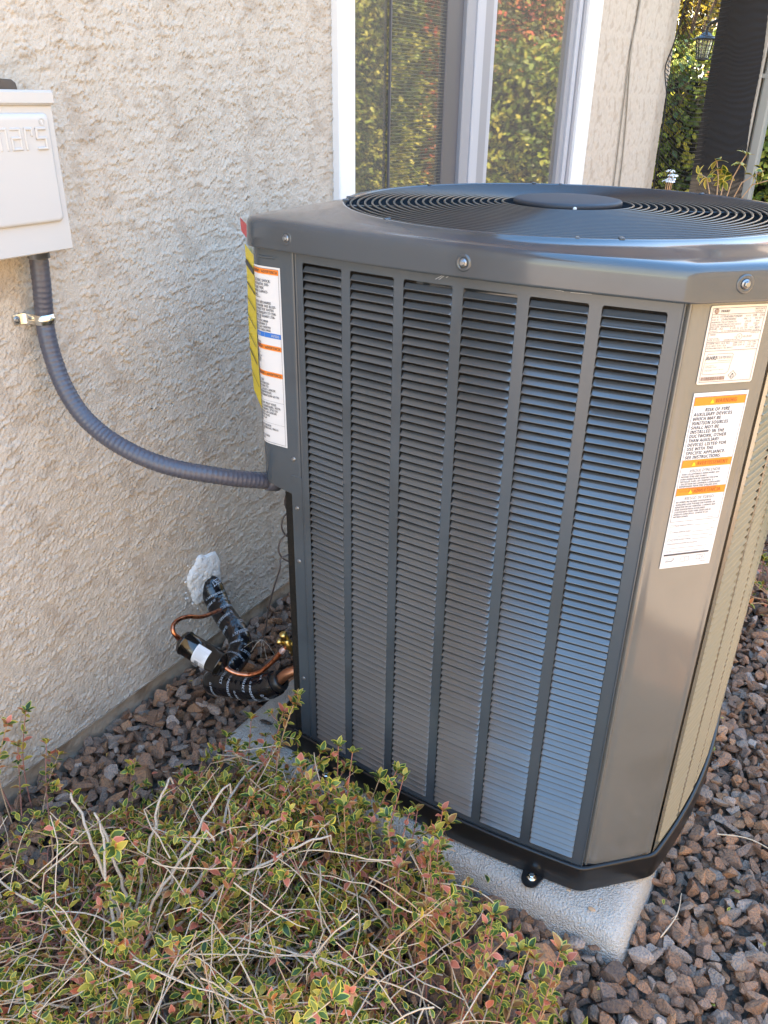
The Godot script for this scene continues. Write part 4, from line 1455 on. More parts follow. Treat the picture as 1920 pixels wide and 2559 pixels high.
# ---------------------------------------------------------------- wall fittings
func disconnect_box() -> void:
	var o := thing("disconnect_box", "white enamelled electrical box with embossed lettering on the stucco wall", "electrical box")
	var xf := WX + 0.10
	var z0 := 0.136
	var z1 := 0.352
	piece("housing", box_mesh(Vector3(WX - 0.004, 1.0785, z0), Vector3(xf, 1.313, z1), 0.002), M.box_enamel, o)
	var lid := begin()
	add_box(lid, Vector3(WX - 0.004, 1.3115, z0 - 0.003), Vector3(xf + 0.007, 1.334, z1 + 0.003), 0.0035)
	piece("lid", done(lid), M.box_enamel, o)
	# raised front cover, sloping in at its top
	var st := begin()
	smooth(st)
	var rr := func(inset: float, x: float) -> PackedVector3Array:
		var out := PackedVector3Array()
		var rad := 0.008 - inset * 0.3
		var lo := Vector2(1.128 + inset, z0 + 0.014 + inset)
		var hi := Vector2(1.300 - inset * 1.8, z1 - 0.014 - inset)
		for c in [[hi.y - rad, hi.x - rad, 0], [lo.y + rad, hi.x - rad, 1], [lo.y + rad, lo.x + rad, 2], [hi.y - rad, lo.x + rad, 3]]:
			for k in 6:
				var a: float = PI / 2 * (c[2] + k / 5.0)
				out.append(Vector3(x, c[1] + sin(a) * rad, c[0] + cos(a) * rad))
		return out
	var rings := [rr.call(0.0, xf - 0.001), rr.call(0.0, xf + 0.0015), rr.call(0.001, xf + 0.004), rr.call(0.0035, xf + 0.0058), rr.call(0.006, xf + 0.006)]
	loft(st, rings)
	var f: PackedVector3Array = rings[-1]
	flat(st)
	for k in range(1, f.size() - 1): tri(st, f[0], f[k], f[k + 1])
	piece("front_cover", done(st), M.box_enamel, o)
	# embossed word
	var glyphs := {
		"m": [[0, 0, 0, 1], [0, 1, 1.5, 1], [0.75, 1, 0.75, 0], [1.5, 1, 1.5, 0]],
		"a": [[0, 1, 1, 1], [1, 1, 1, 0], [1, 0, 0, 0], [0, 0, 0, 0.55], [0, 0.55, 1, 0.55]],
		"r": [[0, 0, 0, 1], [0, 1, 0.75, 1], [0.75, 1, 0.75, 0.7]],
		"s": [[1, 1, 0, 1], [0, 1, 0, 0.52], [0, 0.52, 1, 0.52], [1, 0.52, 1, 0], [1, 0, 0, 0]]}
	var em := begin()
	var lift := 0.0
	var zc := 0.262
	for ch in ["m", "a", "r", "s"]:
		var wd: float = {"m": 1.5, "a": 1.0, "r": 0.75, "s": 1.0}[ch]
		for g in glyphs[ch]:
			var a := Vector2(minf(g[0], g[2]), minf(g[1], g[3]))
			var b := Vector2(maxf(g[0], g[2]), maxf(g[1], g[3]))
			var u := 0.0165
			var hh := 0.030
			var k := 0.0022
			lift += 0.00012
			add_box(em, Vector3(xf + 0.003, 1.2465 + a.y * hh - k, zc - b.x * u - k), Vector3(xf + 0.0070 + lift, 1.2465 + b.y * hh + k, zc - a.x * u + k), 0.0012)
		zc -= wd * 0.0165 + 0.0095
	piece("embossed_word", done(em), M.box_enamel, o)
	em = begin()
	var rp := []
	for k in 17: rp.append(Vector3(xf + 0.0066, 1.2868 + sin(TAU * k / 16) * 0.0052, 0.1665 + cos(TAU * k / 16) * 0.0052))
	tube(em, rp, 0.00045, 5, false)
	piece("embossed_mark", done(em), M.box_enamel, o)
	var tr := PackedVector3Array()
	text(tr, "R", 0, 0, 0.0055, "bold", 0, 0)
	piece("embossed_mark", printed(tr, func(p): return Vector3(xf + 0.0068, 1.2841 + p.y, 0.1665 - p.x)), M.white_plastic, o)
	# bare hub on top with a brown plug
	piece("top_hub", lathe_mesh([Vector2(0, 0.016), Vector2(0.018, 0.015), Vector2(0.024, 0.010), Vector2(0.0255, 0.0), Vector2(0.0255, -0.02)], 24, Transform3D(Basis.IDENTITY, Vector3(WX + 0.05, 1.334, 0.192))), M.bark, o)

	# conduit from the box to the condenser
	var c := thing("conduit", "ribbed grey flexible conduit curving from the white box to the air conditioner", "conduit")
	var raw := [[-0.455, 1.074, 0.1725], [-0.455, 1.022, 0.176], [-0.46, 0.985, 0.176], [-0.465, 0.95, 0.176], [-0.46, 0.918, 0.181], [-0.45, 0.873, 0.183], [-0.43, 0.825, 0.185], [-0.40, 0.777, 0.181], [-0.36, 0.742, 0.173], [-0.31, 0.716, 0.162], [-0.26, 0.693, 0.141], [-0.215, 0.676, 0.113], [-0.17, 0.66, 0.072], [-0.14, 0.641, 0.025], [-0.108, 0.612, -0.055]]
	var pts := []
	for q in raw: pts.append(Vector3(q[0], q[1], q[2]))
	pts = curve_points(curve_points(pts, 0.02), 0.0018)
	var rad := PackedFloat32Array()
	var run := 0.0
	for i in pts.size():
		if i: run += pts[i].distance_to(pts[i - 1])
		rad.append(0.0168 + 0.0007 * pow(0.5 + 0.5 * cos(TAU * run / 0.0098), 3.0))
	st = begin()
	tube(st, pts, rad, 18)
	piece("sheath", done(st), M.conduit, c)
	piece("coupling", lathe_mesh([Vector2(0, 1.0775), Vector2(0.0225, 1.0775), Vector2(0.0235, 1.076), Vector2(0.0235, 1.0715), Vector2(0.0205, 1.0705), Vector2(0.0205, 1.062), Vector2(0.0185, 1.061)], 24, Transform3D(Basis.IDENTITY, Vector3(-0.455, 0, 0.1725))), M.steel, c)
	st = begin()
	var dr: Vector3 = (pts[-1] - pts[-8]).normalized()
	add_lathe(st, [Vector2(0.0172, -0.028), Vector2(0.0205, -0.026), Vector2(0.0205, 0.0), Vector2(0.0, 0.0)], 20, along(pts[-1], dr))
	piece("coupling", done(st), M.conduit, c)
	# faint printed line of letters along the sheath
	# strap
	var s := thing("conduit_strap", "shiny zinc strap with a screw holding the conduit to the wall", "strap")
	st = begin()
	smooth(st)
	var at := Vector3(-0.465, 0.950, 0.1765)
	var prof := [Vector2(0.043, -0.0325), Vector2(0.030, -0.0325), Vector2(0.0225, -0.031), Vector2(0.0195, -0.02)]
	for k in 13:
		var a := -0.5 + k / 12.0 * (PI + 0.6)
		prof.append(Vector2(cos(a) * 0.0187, sin(a) * 0.0187))
	prof.append(Vector2(-0.0195, -0.02)); prof.append(Vector2(-0.0205, -0.0325))
	var rows := []
	for dy in [[-0.0095, 0.0], [-0.0088, 0.0012], [-0.004, 0.0012], [-0.0025, 0.0026], [0.0025, 0.0026], [0.004, 0.0012], [0.0088, 0.0012], [0.0095, 0.0]]:
		var r := PackedVector3Array()
		for p in prof:
			var q: Vector2 = p
			if q.length() < 0.021: q = q.normalized() * (q.length() + dy[1])
			r.append(at + Vector3(q.y, dy[0], q.x))
		rows.append(r)
	loft(st, rows, false)
	piece("band", done(st), M.zinc, s)
	st = begin()
	hex_screw(st, at + Vector3(-0.0322, 0.0, 0.036), Vector3(1, 0, 0), 0.0042)
	piece("screw", done(st), M.steel, s)

func energy_card() -> void:
	var o := thing("energy_card", "yellow printed card in a clear sleeve hanging on the wall side of the unit", "card")
	var place := func(u: float, y: float, off: float) -> Vector3:
		# leans out from the corner towards the wall
		return Vector3(-0.1190 - 0.098 * u - off * 0.75, y, -0.030 - u * 0.09 + off * 0.65)
	var sheet := func(u0: float, u1: float, ya: float, yb: float, off: float) -> ArrayMesh:
		var st := begin()
		smooth(st)
		var rows := []
		for j in 14:
			var r := PackedVector3Array()
			for i in 9:
				var y: float = lerp(ya, yb, j / 13.0)
				r.append(place.call(lerp(u0, u1, i / 8.0), y, off + 0.0016 * sin(y * 23.0)))
			rows.append(r)
		loft(st, rows, false)
		return done(st)
	piece("card", sheet.call(0.0, 1.0, 0.775, 1.073, 0.0), M.yellow, o)
	piece("sleeve", sheet.call(-0.02, 1.06, 0.655, 1.10, -0.004), M.plastic_bag, o)
	var tr := PackedVector3Array()
	for q in [[1.035, 0.012], [1.0, 0.003], [0.97, 0.002], [0.935, 0.002], [0.90, 0.002], [0.865, 0.004], [0.82, 0.002]]: rect(tr, 0.05, q[0], 0.95, q[0] + q[1], 10)
	piece("printed_line", printed(tr, func(p): return place.call(p.x, p.y, 0.0016 + 0.0016 * sin(p.y * 23.0))), M.ink, o)
	var t := thing("red_tape", "strip of red tape fixing the clear sleeve under the cap", "tape")
	piece("strip", sheet.call(-0.06, 1.0, 1.096, 1.122, 0.004), M.red, t)

func foam_patch() -> void:
	var o := thing("wall_patch", "rough white plaster patch where the black pipe leaves the wall", "patch")
	var n := noise(14.0, 201, 3)
	var n2 := noise(70.0, 202, 3)
	var st := begin()
	smooth(st)
	var cy := 0.172
	var cz := -0.196
	var rows := []
	for j in 16:
		var t := j / 15.0
		var r := PackedVector3Array()
		for k in 56:
			var a := TAU * k / 56
			var d := Vector2(cos(a), sin(a))
			var rad := 0.064 + 0.016 * n.get_noise_2d(d.x * 0.07 + 3, d.y * 0.07) + 0.004 * n2.get_noise_2d(d.x * 0.05, d.y * 0.05)
			if d.y < -0.2: rad *= 1.1
			var p := d * rad * t
			var hgt := 0.010 * pow(1.0 - t * t, 0.6) + (0.005 * n.get_noise_2d(p.x * 2, p.y * 2) + 0.0028 * n2.get_noise_2d(p.x * .7, p.y * .7)) * (1.0 - t) + 0.0008
			if t > 0.99: hgt = -0.004
			r.append(Vector3(WX + hgt + 0.002, cy + p.y * 1.12, cz - p.x * 0.92))
		rows.append(r)
	loft(st, rows)
	piece("plaster", done(st), M.plaster, o)
	st = begin()
	var g := RandomNumberGenerator.new()
	g.seed = 15
	for k in 22:
		var a := g.randf_range(PI * 0.75, PI * 1.55)
		var d := g.randf_range(0.058, 0.088)
		var s := g.randf_range(0.0015, 0.0042)
		add_lathe(st, [Vector2(0, s * .8), Vector2(s * .7, s * .6), Vector2(s, 0)], 7, along(Vector3(WX + 0.001, cy + sin(a) * d * 1.1, cz - cos(a) * d * 0.9), Vector3(1, 0, 0)))
	piece("splashes", done(st), M.plaster, o)

func refrigerant_lines() -> void:
	var o := thing("insulated_pipe", "thick black taped pipe with white lettering bending from the wall to the unit", "pipe")
	var raw := [[-0.515, 0.142, -0.208], [-0.49, 0.134, -0.207], [-0.465, 0.108, -0.199], [-0.432, 0.090, -0.184], [-0.395, 0.073, -0.172], [-0.362, 0.055, -0.163], [-0.337, 0.034, -0.143], [-0.325, 0.022, -0.108], [-0.318, 0.024, -0.058], [-0.308, 0.030, -0.015], [-0.290, 0.040, 0.004], [-0.252, 0.052, 0.004], [-0.205, 0.064, 0.003], [-0.160, 0.080, 0.004], [-0.125, 0.098, 0.002], [-0.102, 0.116, -0.006]]
	var pts := []
	for q in raw: pts.append(Vector3(q[0], q[1], q[2]))
	pts = curve_points(curve_points(pts, 0.03), 0.005)
	var rad := PackedFloat32Array()
	var run := 0.0
	var runs := PackedFloat32Array()
	var n := noise(30.0, 207, 2)
	for i in pts.size():
		if i: run += pts[i].distance_to(pts[i - 1])
		runs.append(run)
		# overlapping turns of tape: a small step every 38 mm, a little crumple
		var f := run / 0.038 - floorf(run / 0.038)
		var base: float = lerp(0.0325, 0.0300, clampf(run / 0.12, 0, 1))
		rad.append(base + 0.0010 * (1.0 - f) + 0.0010 * n.get_noise_1d(run))
	var fr := frames(pts)
	var st := begin()
	tube(st, pts, rad, 28)
	piece("taped_insulation", done(st), M.tape, o)
	var place := func(p: Vector3) -> Vector3:
		# p.x round the pipe (metres), p.y along it
		var i := 0
		while i < runs.size() - 2 and runs[i + 1] < p.y: i += 1
		var t: float = clampf((p.y - runs[i]) / maxf(runs[i + 1] - runs[i], 1e-6), 0, 1)
		var c: Vector3 = pts[i].lerp(pts[i + 1], t)
		var a: float = p.x / 0.0265
		var s: Vector3 = fr[i][1].lerp(fr[i + 1][1], t)
		var u: Vector3 = fr[i][2].lerp(fr[i + 1][2], t)
		return c + (s * cos(a) + u * sin(a)) * (lerp(rad[i], rad[i + 1], t) + 0.0009)
	var tr := PackedVector3Array()
	var k := 0
	var at := 0.022
	while at < run - 0.03:
		for j in 2:
			var part := PackedVector3Array()
			text(part, "PROSELECT", 0, 0, 0.0072, "bold", 0.044, -1, 0.15, 6.0)
			# house-shaped mark beside the word
			stroke(part, [Vector2(-0.008, 0.0005), Vector2(-0.0035, 0.0005), Vector2(-0.0035, 0.0045), Vector2(-0.0057, 0.0072), Vector2(-0.008, 0.0045)], 0.0007, true)
			stroke(part, [Vector2(-0.0068, 0.0025), Vector2(-0.0048, 0.0042)], 0.0008)
			for p in part: tr.append(Vector3(p.x + j * 0.083 + k * 0.031, at + p.y + 0.10 * p.x, 0))
		at += 0.027
		k += 1
	piece("printed_lettering", printed(tr, place), M.white_ink, o)
	var e := along(pts[-1], (pts[-1] - pts[-6]).normalized())
	piece("rubber_end", lathe_mesh([Vector2(0.0, -0.004), Vector2(0.024, -0.004), Vector2(0.0255, 0.0), Vector2(0.0255, 0.014), Vector2(0.023, 0.018), Vector2(0.013, 0.016)], 24, e), M.black, o)

	# liquid line with filter drier
	var d := thing("filter_drier", "black cylindrical filter with a white sticker on thin copper tubing", "filter")
	var A := Vector3(-0.342, 0.172, 0.048)
	var B := Vector3(-0.226, 0.135, 0.033)
	var ax := (B - A).normalized()
	var L := A.distance_to(B)
	var xf := along(A, ax)
	piece("body", lathe_mesh([Vector2(0.006, -0.006), Vector2(0.012, -0.004), Vector2(0.022, 0.0), Vector2(0.0268, 0.003), Vector2(0.029, 0.008), Vector2(0.0305, 0.0085), Vector2(0.0305, 0.0125), Vector2(0.029, 0.013), Vector2(0.029, L - 0.013), Vector2(0.0305, L - 0.0125), Vector2(0.0305, L - 0.0085), Vector2(0.029, L - 0.008), Vector2(0.0268, L - 0.003), Vector2(0.022, L), Vector2(0.012, L + 0.004), Vector2(0.006, L + 0.006)], 40, xf), M.drier, d)
	var eye := (EYE - A.lerp(B, 0.5))
	var toward := atan2(-xf.basis.z.dot(eye), xf.basis.x.dot(eye)) + 0.30
	var on := func(r: float) -> Callable: return func(p: Vector3) -> Vector3:
		var a: float = toward - p.x / 0.029
		return xf * Vector3(cos(a) * r, p.y, -sin(a) * r)
	var t := PackedVector3Array()
	rect(t, -0.030, L * 0.40, 0.024, L * 0.70, 18)
	piece("sticker", printed(t, on.call(0.0296)), M.label, d)
	t = PackedVector3Array()
	for q in [-0.026, -0.0215, -0.017]: rect(t, q, L * 0.60, q + 0.0012, L * 0.68)
	for q in 9: rect(t, -0.027 + q * 0.0014, L * 0.48, -0.027 + q * 0.0014 + 0.0007, L * 0.57)
	for q in 6: rect(t, -0.008 + q * 0.0042, L * 0.43, -0.008 + q * 0.0042 + 0.0007, L * (0.62 + 0.03 * (q % 3)))
	piece("sticker_print", printed(t, on.call(0.0300)), M.ink_soft, d)
	st = begin()
	var l1 := [Vector3(-0.425, 0.102, -0.172), Vector3(-0.405, 0.125, -0.148), Vector3(-0.385, 0.15, -0.1), Vector3(-0.37, 0.175, -0.048), Vector3(-0.368, 0.2025, -0.003), Vector3(-0.367, 0.212, 0.030), Vector3(-0.362, 0.209, 0.052), Vector3(-0.354, 0.194, 0.058), A - ax * 0.002]
	tube(st, curve_points(l1, 0.006), 0.0052, 12)
	piece("copper_tube", done(st), M.copper, d)
	st = begin()
	var l2 := [B + ax * 0.001, Vector3(-0.213, 0.1265, 0.029), Vector3(-0.195, 0.119, 0.021), Vector3(-0.175, 0.1155, 0.007), Vector3(-0.15, 0.127, -0.004), Vector3(-0.125, 0.155, -0.017), Vector3(-0.105, 0.185, -0.027), Vector3(-0.091, 0.206, -0.037)]
	tube(st, curve_points(l2, 0.006), 0.0056, 12)
	piece("copper_tube", done(st), M.copper, d)
	piece("brazed_joint", lathe_mesh([Vector2(0.0057, 0), Vector2(0.0068, 0.002), Vector2(0.0068, 0.013), Vector2(0.0058, 0.016)], 12, along(l2[-2].lerp(l2[-1], 0.15), l2[-1] - l2[-2])), M.braze, d)
	piece("brazed_joint", lathe_mesh([Vector2(0.0054, 0), Vector2(0.0064, 0.002), Vector2(0.0064, 0.013), Vector2(0.0055, 0.016)], 12, along(A - ax * 0.004, l1[-2] - l1[-1])), M.copper, d)

	# control wire with three loops
	var w := thing("control_wire", "thin dark control wire with coiled loops hanging behind the unit's corner", "wire")
	st = begin()
	var p0 := Vector3(-0.062, 0.60, -0.070)
	var wp := [p0]
	for i in 60:
		var f := i / 59.0
		var a := f * TAU * 3.0 + 0.6
		wp.append(Vector3(-0.066 - f * 0.012, lerp(0.585, 0.425, f), -0.064 + f * 0.028) + Vector3(-0.60, 0.18, 0.55) * 0.0 + Vector3(-0.016 * sin(a), 0.022 * cos(a), 0.019 * sin(a)))
	for q in [[-0.085, 0.425, -0.02], [-0.12, 0.353, -0.037], [-0.17, 0.26, -0.073], [-0.23, 0.138, -0.123], [-0.25, 0.103, -0.132]]: wp.append(Vector3(q[0], q[1], q[2]))
	tube(st, curve_points(wp, 0.006), 0.0019, 7)
	piece("sheath", done(st), M.thin_wire, w)
	st = begin()
	var g := RandomNumberGenerator.new()
	g.seed = 4
	for i in 7:
		var end: Vector3 = wp[-1] + Vector3(g.randf_range(-.03, .05), g.randf_range(-.035, .0), g.randf_range(-.01, .05))
		tube(st, [wp[-1], wp[-1].lerp(end, 0.5) + Vector3(0, .006, 0), end], 0.0006, 4)
	piece("bare_strands", done(st), M.stem_grey, w)

# ---------------------------------------------------------------- plants
var leaf_meshes := []
func leaf_mesh(inner: Color, rim: Color, fold: float, wide: float) -> ArrayMesh:
	var st := begin()
	smooth(st)
	var us := [0.0, 0.16, 0.40, 0.68, 0.88, 1.0]
	var ws := [0.0, 0.62, 1.0, 0.78, 0.36, 0.0]
	var pt := func(i: int, s: float, k: float) -> Vector3:
		var w: float = ws[i] * wide * 0.5 * k
		var u: float = lerp(0.5, us[i], k if i > 0 else k)
		return Vector3(u, absf(w) * fold - 0.22 * u * u * wide, s * w)
	for s in [-1.0, 1.0]:
		for i in 5:
			# green heart from the midrib, then the margin
			var m0: Vector3 = pt.call(i, 0.0, 0.86)
			var m1: Vector3 = pt.call(i + 1, 0.0, 0.86)
			var a: Vector3 = pt.call(i, s, 0.72)
			var b: Vector3 = pt.call(i + 1, s, 0.72)
			a.x = m0.x; b.x = m1.x
			var c: Vector3 = pt.call(i, s, 1.0)
			var d: Vector3 = pt.call(i + 1, s, 1.0)
			st.set_color(inner)
			if s > 0: quad(st, m0, m1, b, a)
			else: quad(st, m0, a, b, m1)
			st.set_color(rim)
			if s > 0: quad(st, a, b, d, c)
			else: quad(st, a, c, d, b)
	return done(st)

func make_leaves() -> void:
	var kinds := [
		[Color(.060, .105, .022), Color(.56, .47, .07), 3],
		[Color(.10, .145, .030), Color(.60, .50, .08), 3],
		[Color(.035, .075, .026), Color(.38, .38, .08), 2],
		[Color(.22, .22, .040), Color(.64, .50, .08), 2],
		[Color(.44, .34, .05), Color(.62, .42, .08), 1],
		[Color(.44, .16, .06), Color(.58, .30, .12), 1],
		[Color(.52, .15, .09), Color(.56, .22, .14), 1],
		[Color(.34, .15, .05), Color(.60, .40, .12), 1]]
	var g := RandomNumberGenerator.new()
	g.seed = 11
	for k in kinds:
		for j in k[2]: leaf_meshes.append(leaf_mesh(k[0] * g.randf_range(.85, 1.15), k[1] * g.randf_range(.85, 1.15), g.randf_range(0.25, 0.7), g.randf_range(0.46, 0.6)))

const GREENS := 8       # leaf_meshes 0..7 are green, 8,9 yellowish, 10 gold, 11.. red
func pick_leaf(g: RandomNumberGenerator, red: float) -> int:
	if g.randf() < red: return 10 + g.randi() % 4
	return g.randi() % 10

func leaf_xf(p: Vector3, dir: Vector3, up: Vector3, size: float) -> Transform3D:
	var x := dir.normalized()
	var z := x.cross(up).normalized()
	if z.length() < 0.1: z = x.cross(Vector3.RIGHT).normalized()
	var y := z.cross(x)
	return Transform3D(Basis(x * size, y * size, z * size), p)

func sprig(g: RandomNumberGenerator, leaves: Array, path: Array, from: float, red: float, size: float, gap: float) -> void:
	var total := 0.0
	for i in path.size() - 1: total += path[i].distance_to(path[i + 1])
	var run := 0.0
	var next: float = total * from
	var turn := g.randf() * TAU
	for i in path.size() - 1:
		var a: Vector3 = path[i]
		var b: Vector3 = path[i + 1]
		var l := a.distance_to(b)
		while next < run + l:
			var p := a.lerp(b, (next - run) / maxf(l, 1e-5))
			var t := (b - a).normalized()
			var s := t.cross(Vector3(0.2, 1, 0.1)).normalized().rotated(t, turn)
			turn += PI / 2 + g.randf_range(-.3, .3)
			var k: float = lerp(1.0, 0.55, next / total) * g.randf_range(0.7, 1.2)
			for e in [1.0, -1.0]:
				if g.randf() < 0.86:
					var d: Vector3 = (s * e + t * g.randf_range(0.3, 0.9) + Vector3(0, g.randf_range(-.35, .15), 0)).normalized()
					leaves.append([leaf_xf(p, d, (t + Vector3.UP * 0.8).normalized(), size * k), pick_leaf(g, red)])
			next += gap * g.randf_range(0.7, 1.4)
		run += l
	# rosette at the tip
	var tip: Vector3 = path[-1]
	var t: Vector3 = (path[-1] - path[-2]).normalized()
	for k in 5 + g.randi() % 3:
		var s := t.cross(Vector3(0.3, 1, 0.2)).normalized().rotated(t, k * 2.4 + g.randf())
		var d := (s + t * g.randf_range(0.4, 1.4)).normalized()
		leaves.append([leaf_xf(tip - t * 0.003, d, t, size * g.randf_range(0.5, 0.95)), pick_leaf(g, red)])

func finish_shrub(o: Node3D, leaves: Array, stems: Array, singles: int) -> void:
	# stems: [points, radii, material]; the stout ones are parts of their own
	var g2 := {}
	for s in stems:
		if s[3]:
			var st := begin()
			tube(st, s[0], s[1], 6)
			piece("stem", done(st), s[2], o)
		else:
			if not g2.has(s[2]): g2[s[2]] = begin()
			tube(g2[s[2]], s[0], s[1], 4, false)
	for m in g2:
		tag(piece("twigs", done(g2[m]), m, o), "", "", "", "stuff")
	var order := []
	for i in leaves.size():
		var xf: Transform3D = leaves[i][0]
		var d := xf.origin.distance_to(EYE)
		# those lower down are mostly covered
		order.append([d / xf.basis.x.length() + maxf(0.0, 0.10 - xf.origin.y) * 400.0, i])
	order.sort_custom(func(a, b): return a[0] < b[0])
	var rest := begin()
	for k in order.size():
		var l = leaves[order[k][1]]
		if k < singles: piece("leaf", leaf_meshes[l[1]], M.leaf, o, l[0])
		else: rest.append_from(leaf_meshes[l[1]], 0, l[0])
	if order.size() > singles:
		rest.index()
		tag(piece("leaves", rest.commit(), M.leaf, o), "", "", "", "stuff")

func big_shrub() -> void:
	var o := thing("shrub", "sprawling shrub with pale twigs and small green, yellow edged and red leaves", "shrub")
	var g := RandomNumberGenerator.new()
	g.seed = 2024
	var edge := PackedVector2Array([Vector2(-.62, .72), Vector2(-.366, .547), Vector2(-.16, .40), Vector2(-.125, .30), Vector2(-.122, .17), Vector2(-.06, .085), Vector2(.05, .085), Vector2(.164, .115), Vector2(.275, .085), Vector2(.419, .125), Vector2(.545, .175), Vector2(.64, .27), Vector2(.72, .40), Vector2(.80, .9), Vector2(.3, 1.3), Vector2(-.4, 1.2)])
	var inside := func(p: Vector3) -> bool:
		if p.y > 0.42: return false
		var k := (EYE.y - 0.05) / (EYE.y - p.y)
		var q := EYE + (p - EYE) * k
		return Geometry2D.is_point_in_polygon(Vector2(q.x, q.z), edge)
	var leaves := []
	var stems := []
	var roots := [Vector3(0.02, -0.13, 0.565), Vector3(0.05, -0.13, 0.60), Vector3(0.22, -0.13, 0.46), Vector3(0.38, -0.13, 0.37), Vector3(0.10, -0.13, 0.40), Vector3(-0.12, -0.13, 0.62), Vector3(0.30, -0.13, 0.62), Vector3(0.45, -0.13, 0.55), Vector3(0.02, -0.13, 0.30), Vector3(0.2, -0.13, 0.26)]
	var walk := func(p: Vector3, d: Vector3, length: float, sag: float, wig: float) -> Array:
		var pts := [p]
		var n := int(length / 0.022) + 1
		for i in n:
			if g.randf() < 0.07 * wig / 0.07: d = (d + Vector3(g.randfn(), g.randfn() * .6, g.randfn()) * 0.45).normalized()
			d = (d + Vector3(g.randfn() * wig, g.randfn() * wig - sag, g.randfn() * wig)).normalized()
			p += d * 0.022
			if p.y < -0.11: p.y = -0.11
			if not inside.call(p) and i > 2: break
			pts.append(p)
		return pts
	var made := 0
	var tries := 0
	while made < 290 and tries < 2500:
		tries += 1
		var r: Vector3 = roots[g.randi() % roots.size()] + Vector3(g.randfn() * .045, 0, g.randfn() * .045)
		var az := g.randf() * TAU
		var el := g.randf_range(0.35, 1.35)
		var d := Vector3(cos(az) * cos(el), sin(el), sin(az) * cos(el))
		var thick := made < 48
		var pts: Array = walk.call(r, d, g.randf_range(0.22, 0.52) if thick else g.randf_range(0.2, 0.62), 0.085 if thick else 0.10, 0.10 if thick else 0.12)
		if pts.size() < 6: continue
		made += 1
		var rad := PackedFloat32Array()
		var r0 := g.randf_range(0.0018, 0.0036) if thick else g.randf_range(0.0010, 0.0019)
		for i in pts.size(): rad.append(r0 * lerp(1.0, 0.5, float(i) / pts.size()))
		var m: Material = M.stem_grey if thick else [M.stem_pale, M.stem_pale, M.stem_tan, M.stem_pink, M.stem_pink][g.randi() % 5]
		stems.append([pts, rad, m, true])
		# side shoots with leaves
		for k in g.randi_range(2, 5):
			var i := g.randi_range(int(pts.size() * .3), pts.size() - 2)
			var t: Vector3 = (pts[i + 1] - pts[i]).normalized()
			var sd := (t + Vector3(g.randfn(), g.randfn() * .6 + .45, g.randfn()) * 0.8).normalized()
			var sh: Array = walk.call(pts[i], sd, g.randf_range(0.04, 0.14), 0.01, 0.10)
			if sh.size() < 3: continue
			var sr := PackedFloat32Array()
			for q in sh.size(): sr.append(lerp(0.0011, 0.0006, float(q) / sh.size()))
			stems.append([sh, sr, [M.stem_pink, M.stem_tan, M.stem_pale][g.randi() % 3], false])
			if g.randf() < 0.12: continue
			sprig(g, leaves, sh, 0.3, 0.34, g.randf_range(0.020, 0.032), 0.018)
		if not thick and g.randf() < 0.6: sprig(g, leaves, pts, 0.5, 0.32, g.randf_range(0.018, 0.027), 0.024)
	# dead interlaced twigs lying over the mound
	for k in 200:
		var p := Vector3(g.randf_range(-.35, .75), g.randf_range(-.06, .17), g.randf_range(.1, .95))
		if not inside.call(p): continue
		var az := g.randf() * TAU
		var pts: Array = walk.call(p, Vector3(cos(az), g.randf_range(-.3, .4), sin(az)), g.randf_range(0.10, 0.40), 0.03, 0.13)
		if pts.size() < 4: continue
		var rad := PackedFloat32Array()
		for i in pts.size(): rad.append(lerp(0.0015, 0.0008, float(i) / pts.size()))
		stems.append([pts, rad, [M.stem_pale, M.stem_tan, M.stem_pale, M.stem_grey][g.randi() % 4], false])
	# foliage deep in the mound
	for k in 2700:
		var p := Vector3(g.randf_range(-.55, .8), g.randf_range(-.13, .06), g.randf_range(.06, 1.1))
		if not inside.call(p): continue
		var d := Vector3(g.randfn(), g.randf_range(-.2, .6), g.randfn()).normalized()
		leaves.append([leaf_xf(p, d, Vector3(g.randfn() * .4, 1, g.randfn() * .4), g.randf_range(0.014, 0.024)), pick_leaf(g, 0.2)])
	# stout grey stems fanning out of the crown
	for q in [Vector3(-0.165, 0.18, 0.509), Vector3(-0.095, 0.18, 0.514), Vector3(-0.068, 0.18, 0.528), Vector3(-0.042, 0.18, 0.389), Vector3(0.06, 0.18, 0.347), Vector3(0.094, 0.16, 0.43), Vector3(0.17, 0.15, 0.33), Vector3(0.26, 0.15, 0.32)]:
		var r0 := Vector3(0.014, -0.09, 0.577) + Vector3(g.randfn() * .02, 0, g.randfn() * .02)
		var pts := curve_points([r0, r0.lerp(q, 0.5) + Vector3(0, 0.035, 0), q, q + (q - r0) * 0.06 + Vector3(0, -.035, 0)], 0.02)
		for i in range(1, pts.size()): pts[i] += Vector3(g.randfn(), g.randfn(), g.randfn()) * 0.0022
		var rad := PackedFloat32Array()
		for i in pts.size(): rad.append(lerp(0.0042, 0.0018, float(i) / pts.size()))
		stems.append([pts, rad, M.stem_grey, true])
	# young upright shoots along the unit's side of the mound
	for k in 74:
		var t := g.randf()
		var b0 := Vector3(lerp(-0.20, 0.70, t), -0.09, lerp(0.24, 0.36, t) - 0.12 * sin(t * PI) + g.randf_range(0.0, 0.10))
		if k < 4: b0 = Vector3(g.randf_range(-0.49, -0.42), -0.10, g.randf_range(0.42, 0.50))
		var tall := g.randf_range(0.15, 0.30) if t > 0.38 or k < 4 else g.randf_range(0.07, 0.14)
		var top := b0 + Vector3(g.randfn() * .035, tall, g.randfn() * .02 - 0.05)
		var pts := curve_points([b0, b0.lerp(top, 0.5) + Vector3(g.randfn() * .012, 0, g.randfn() * .012), top], 0.02)
		var rad := PackedFloat32Array()
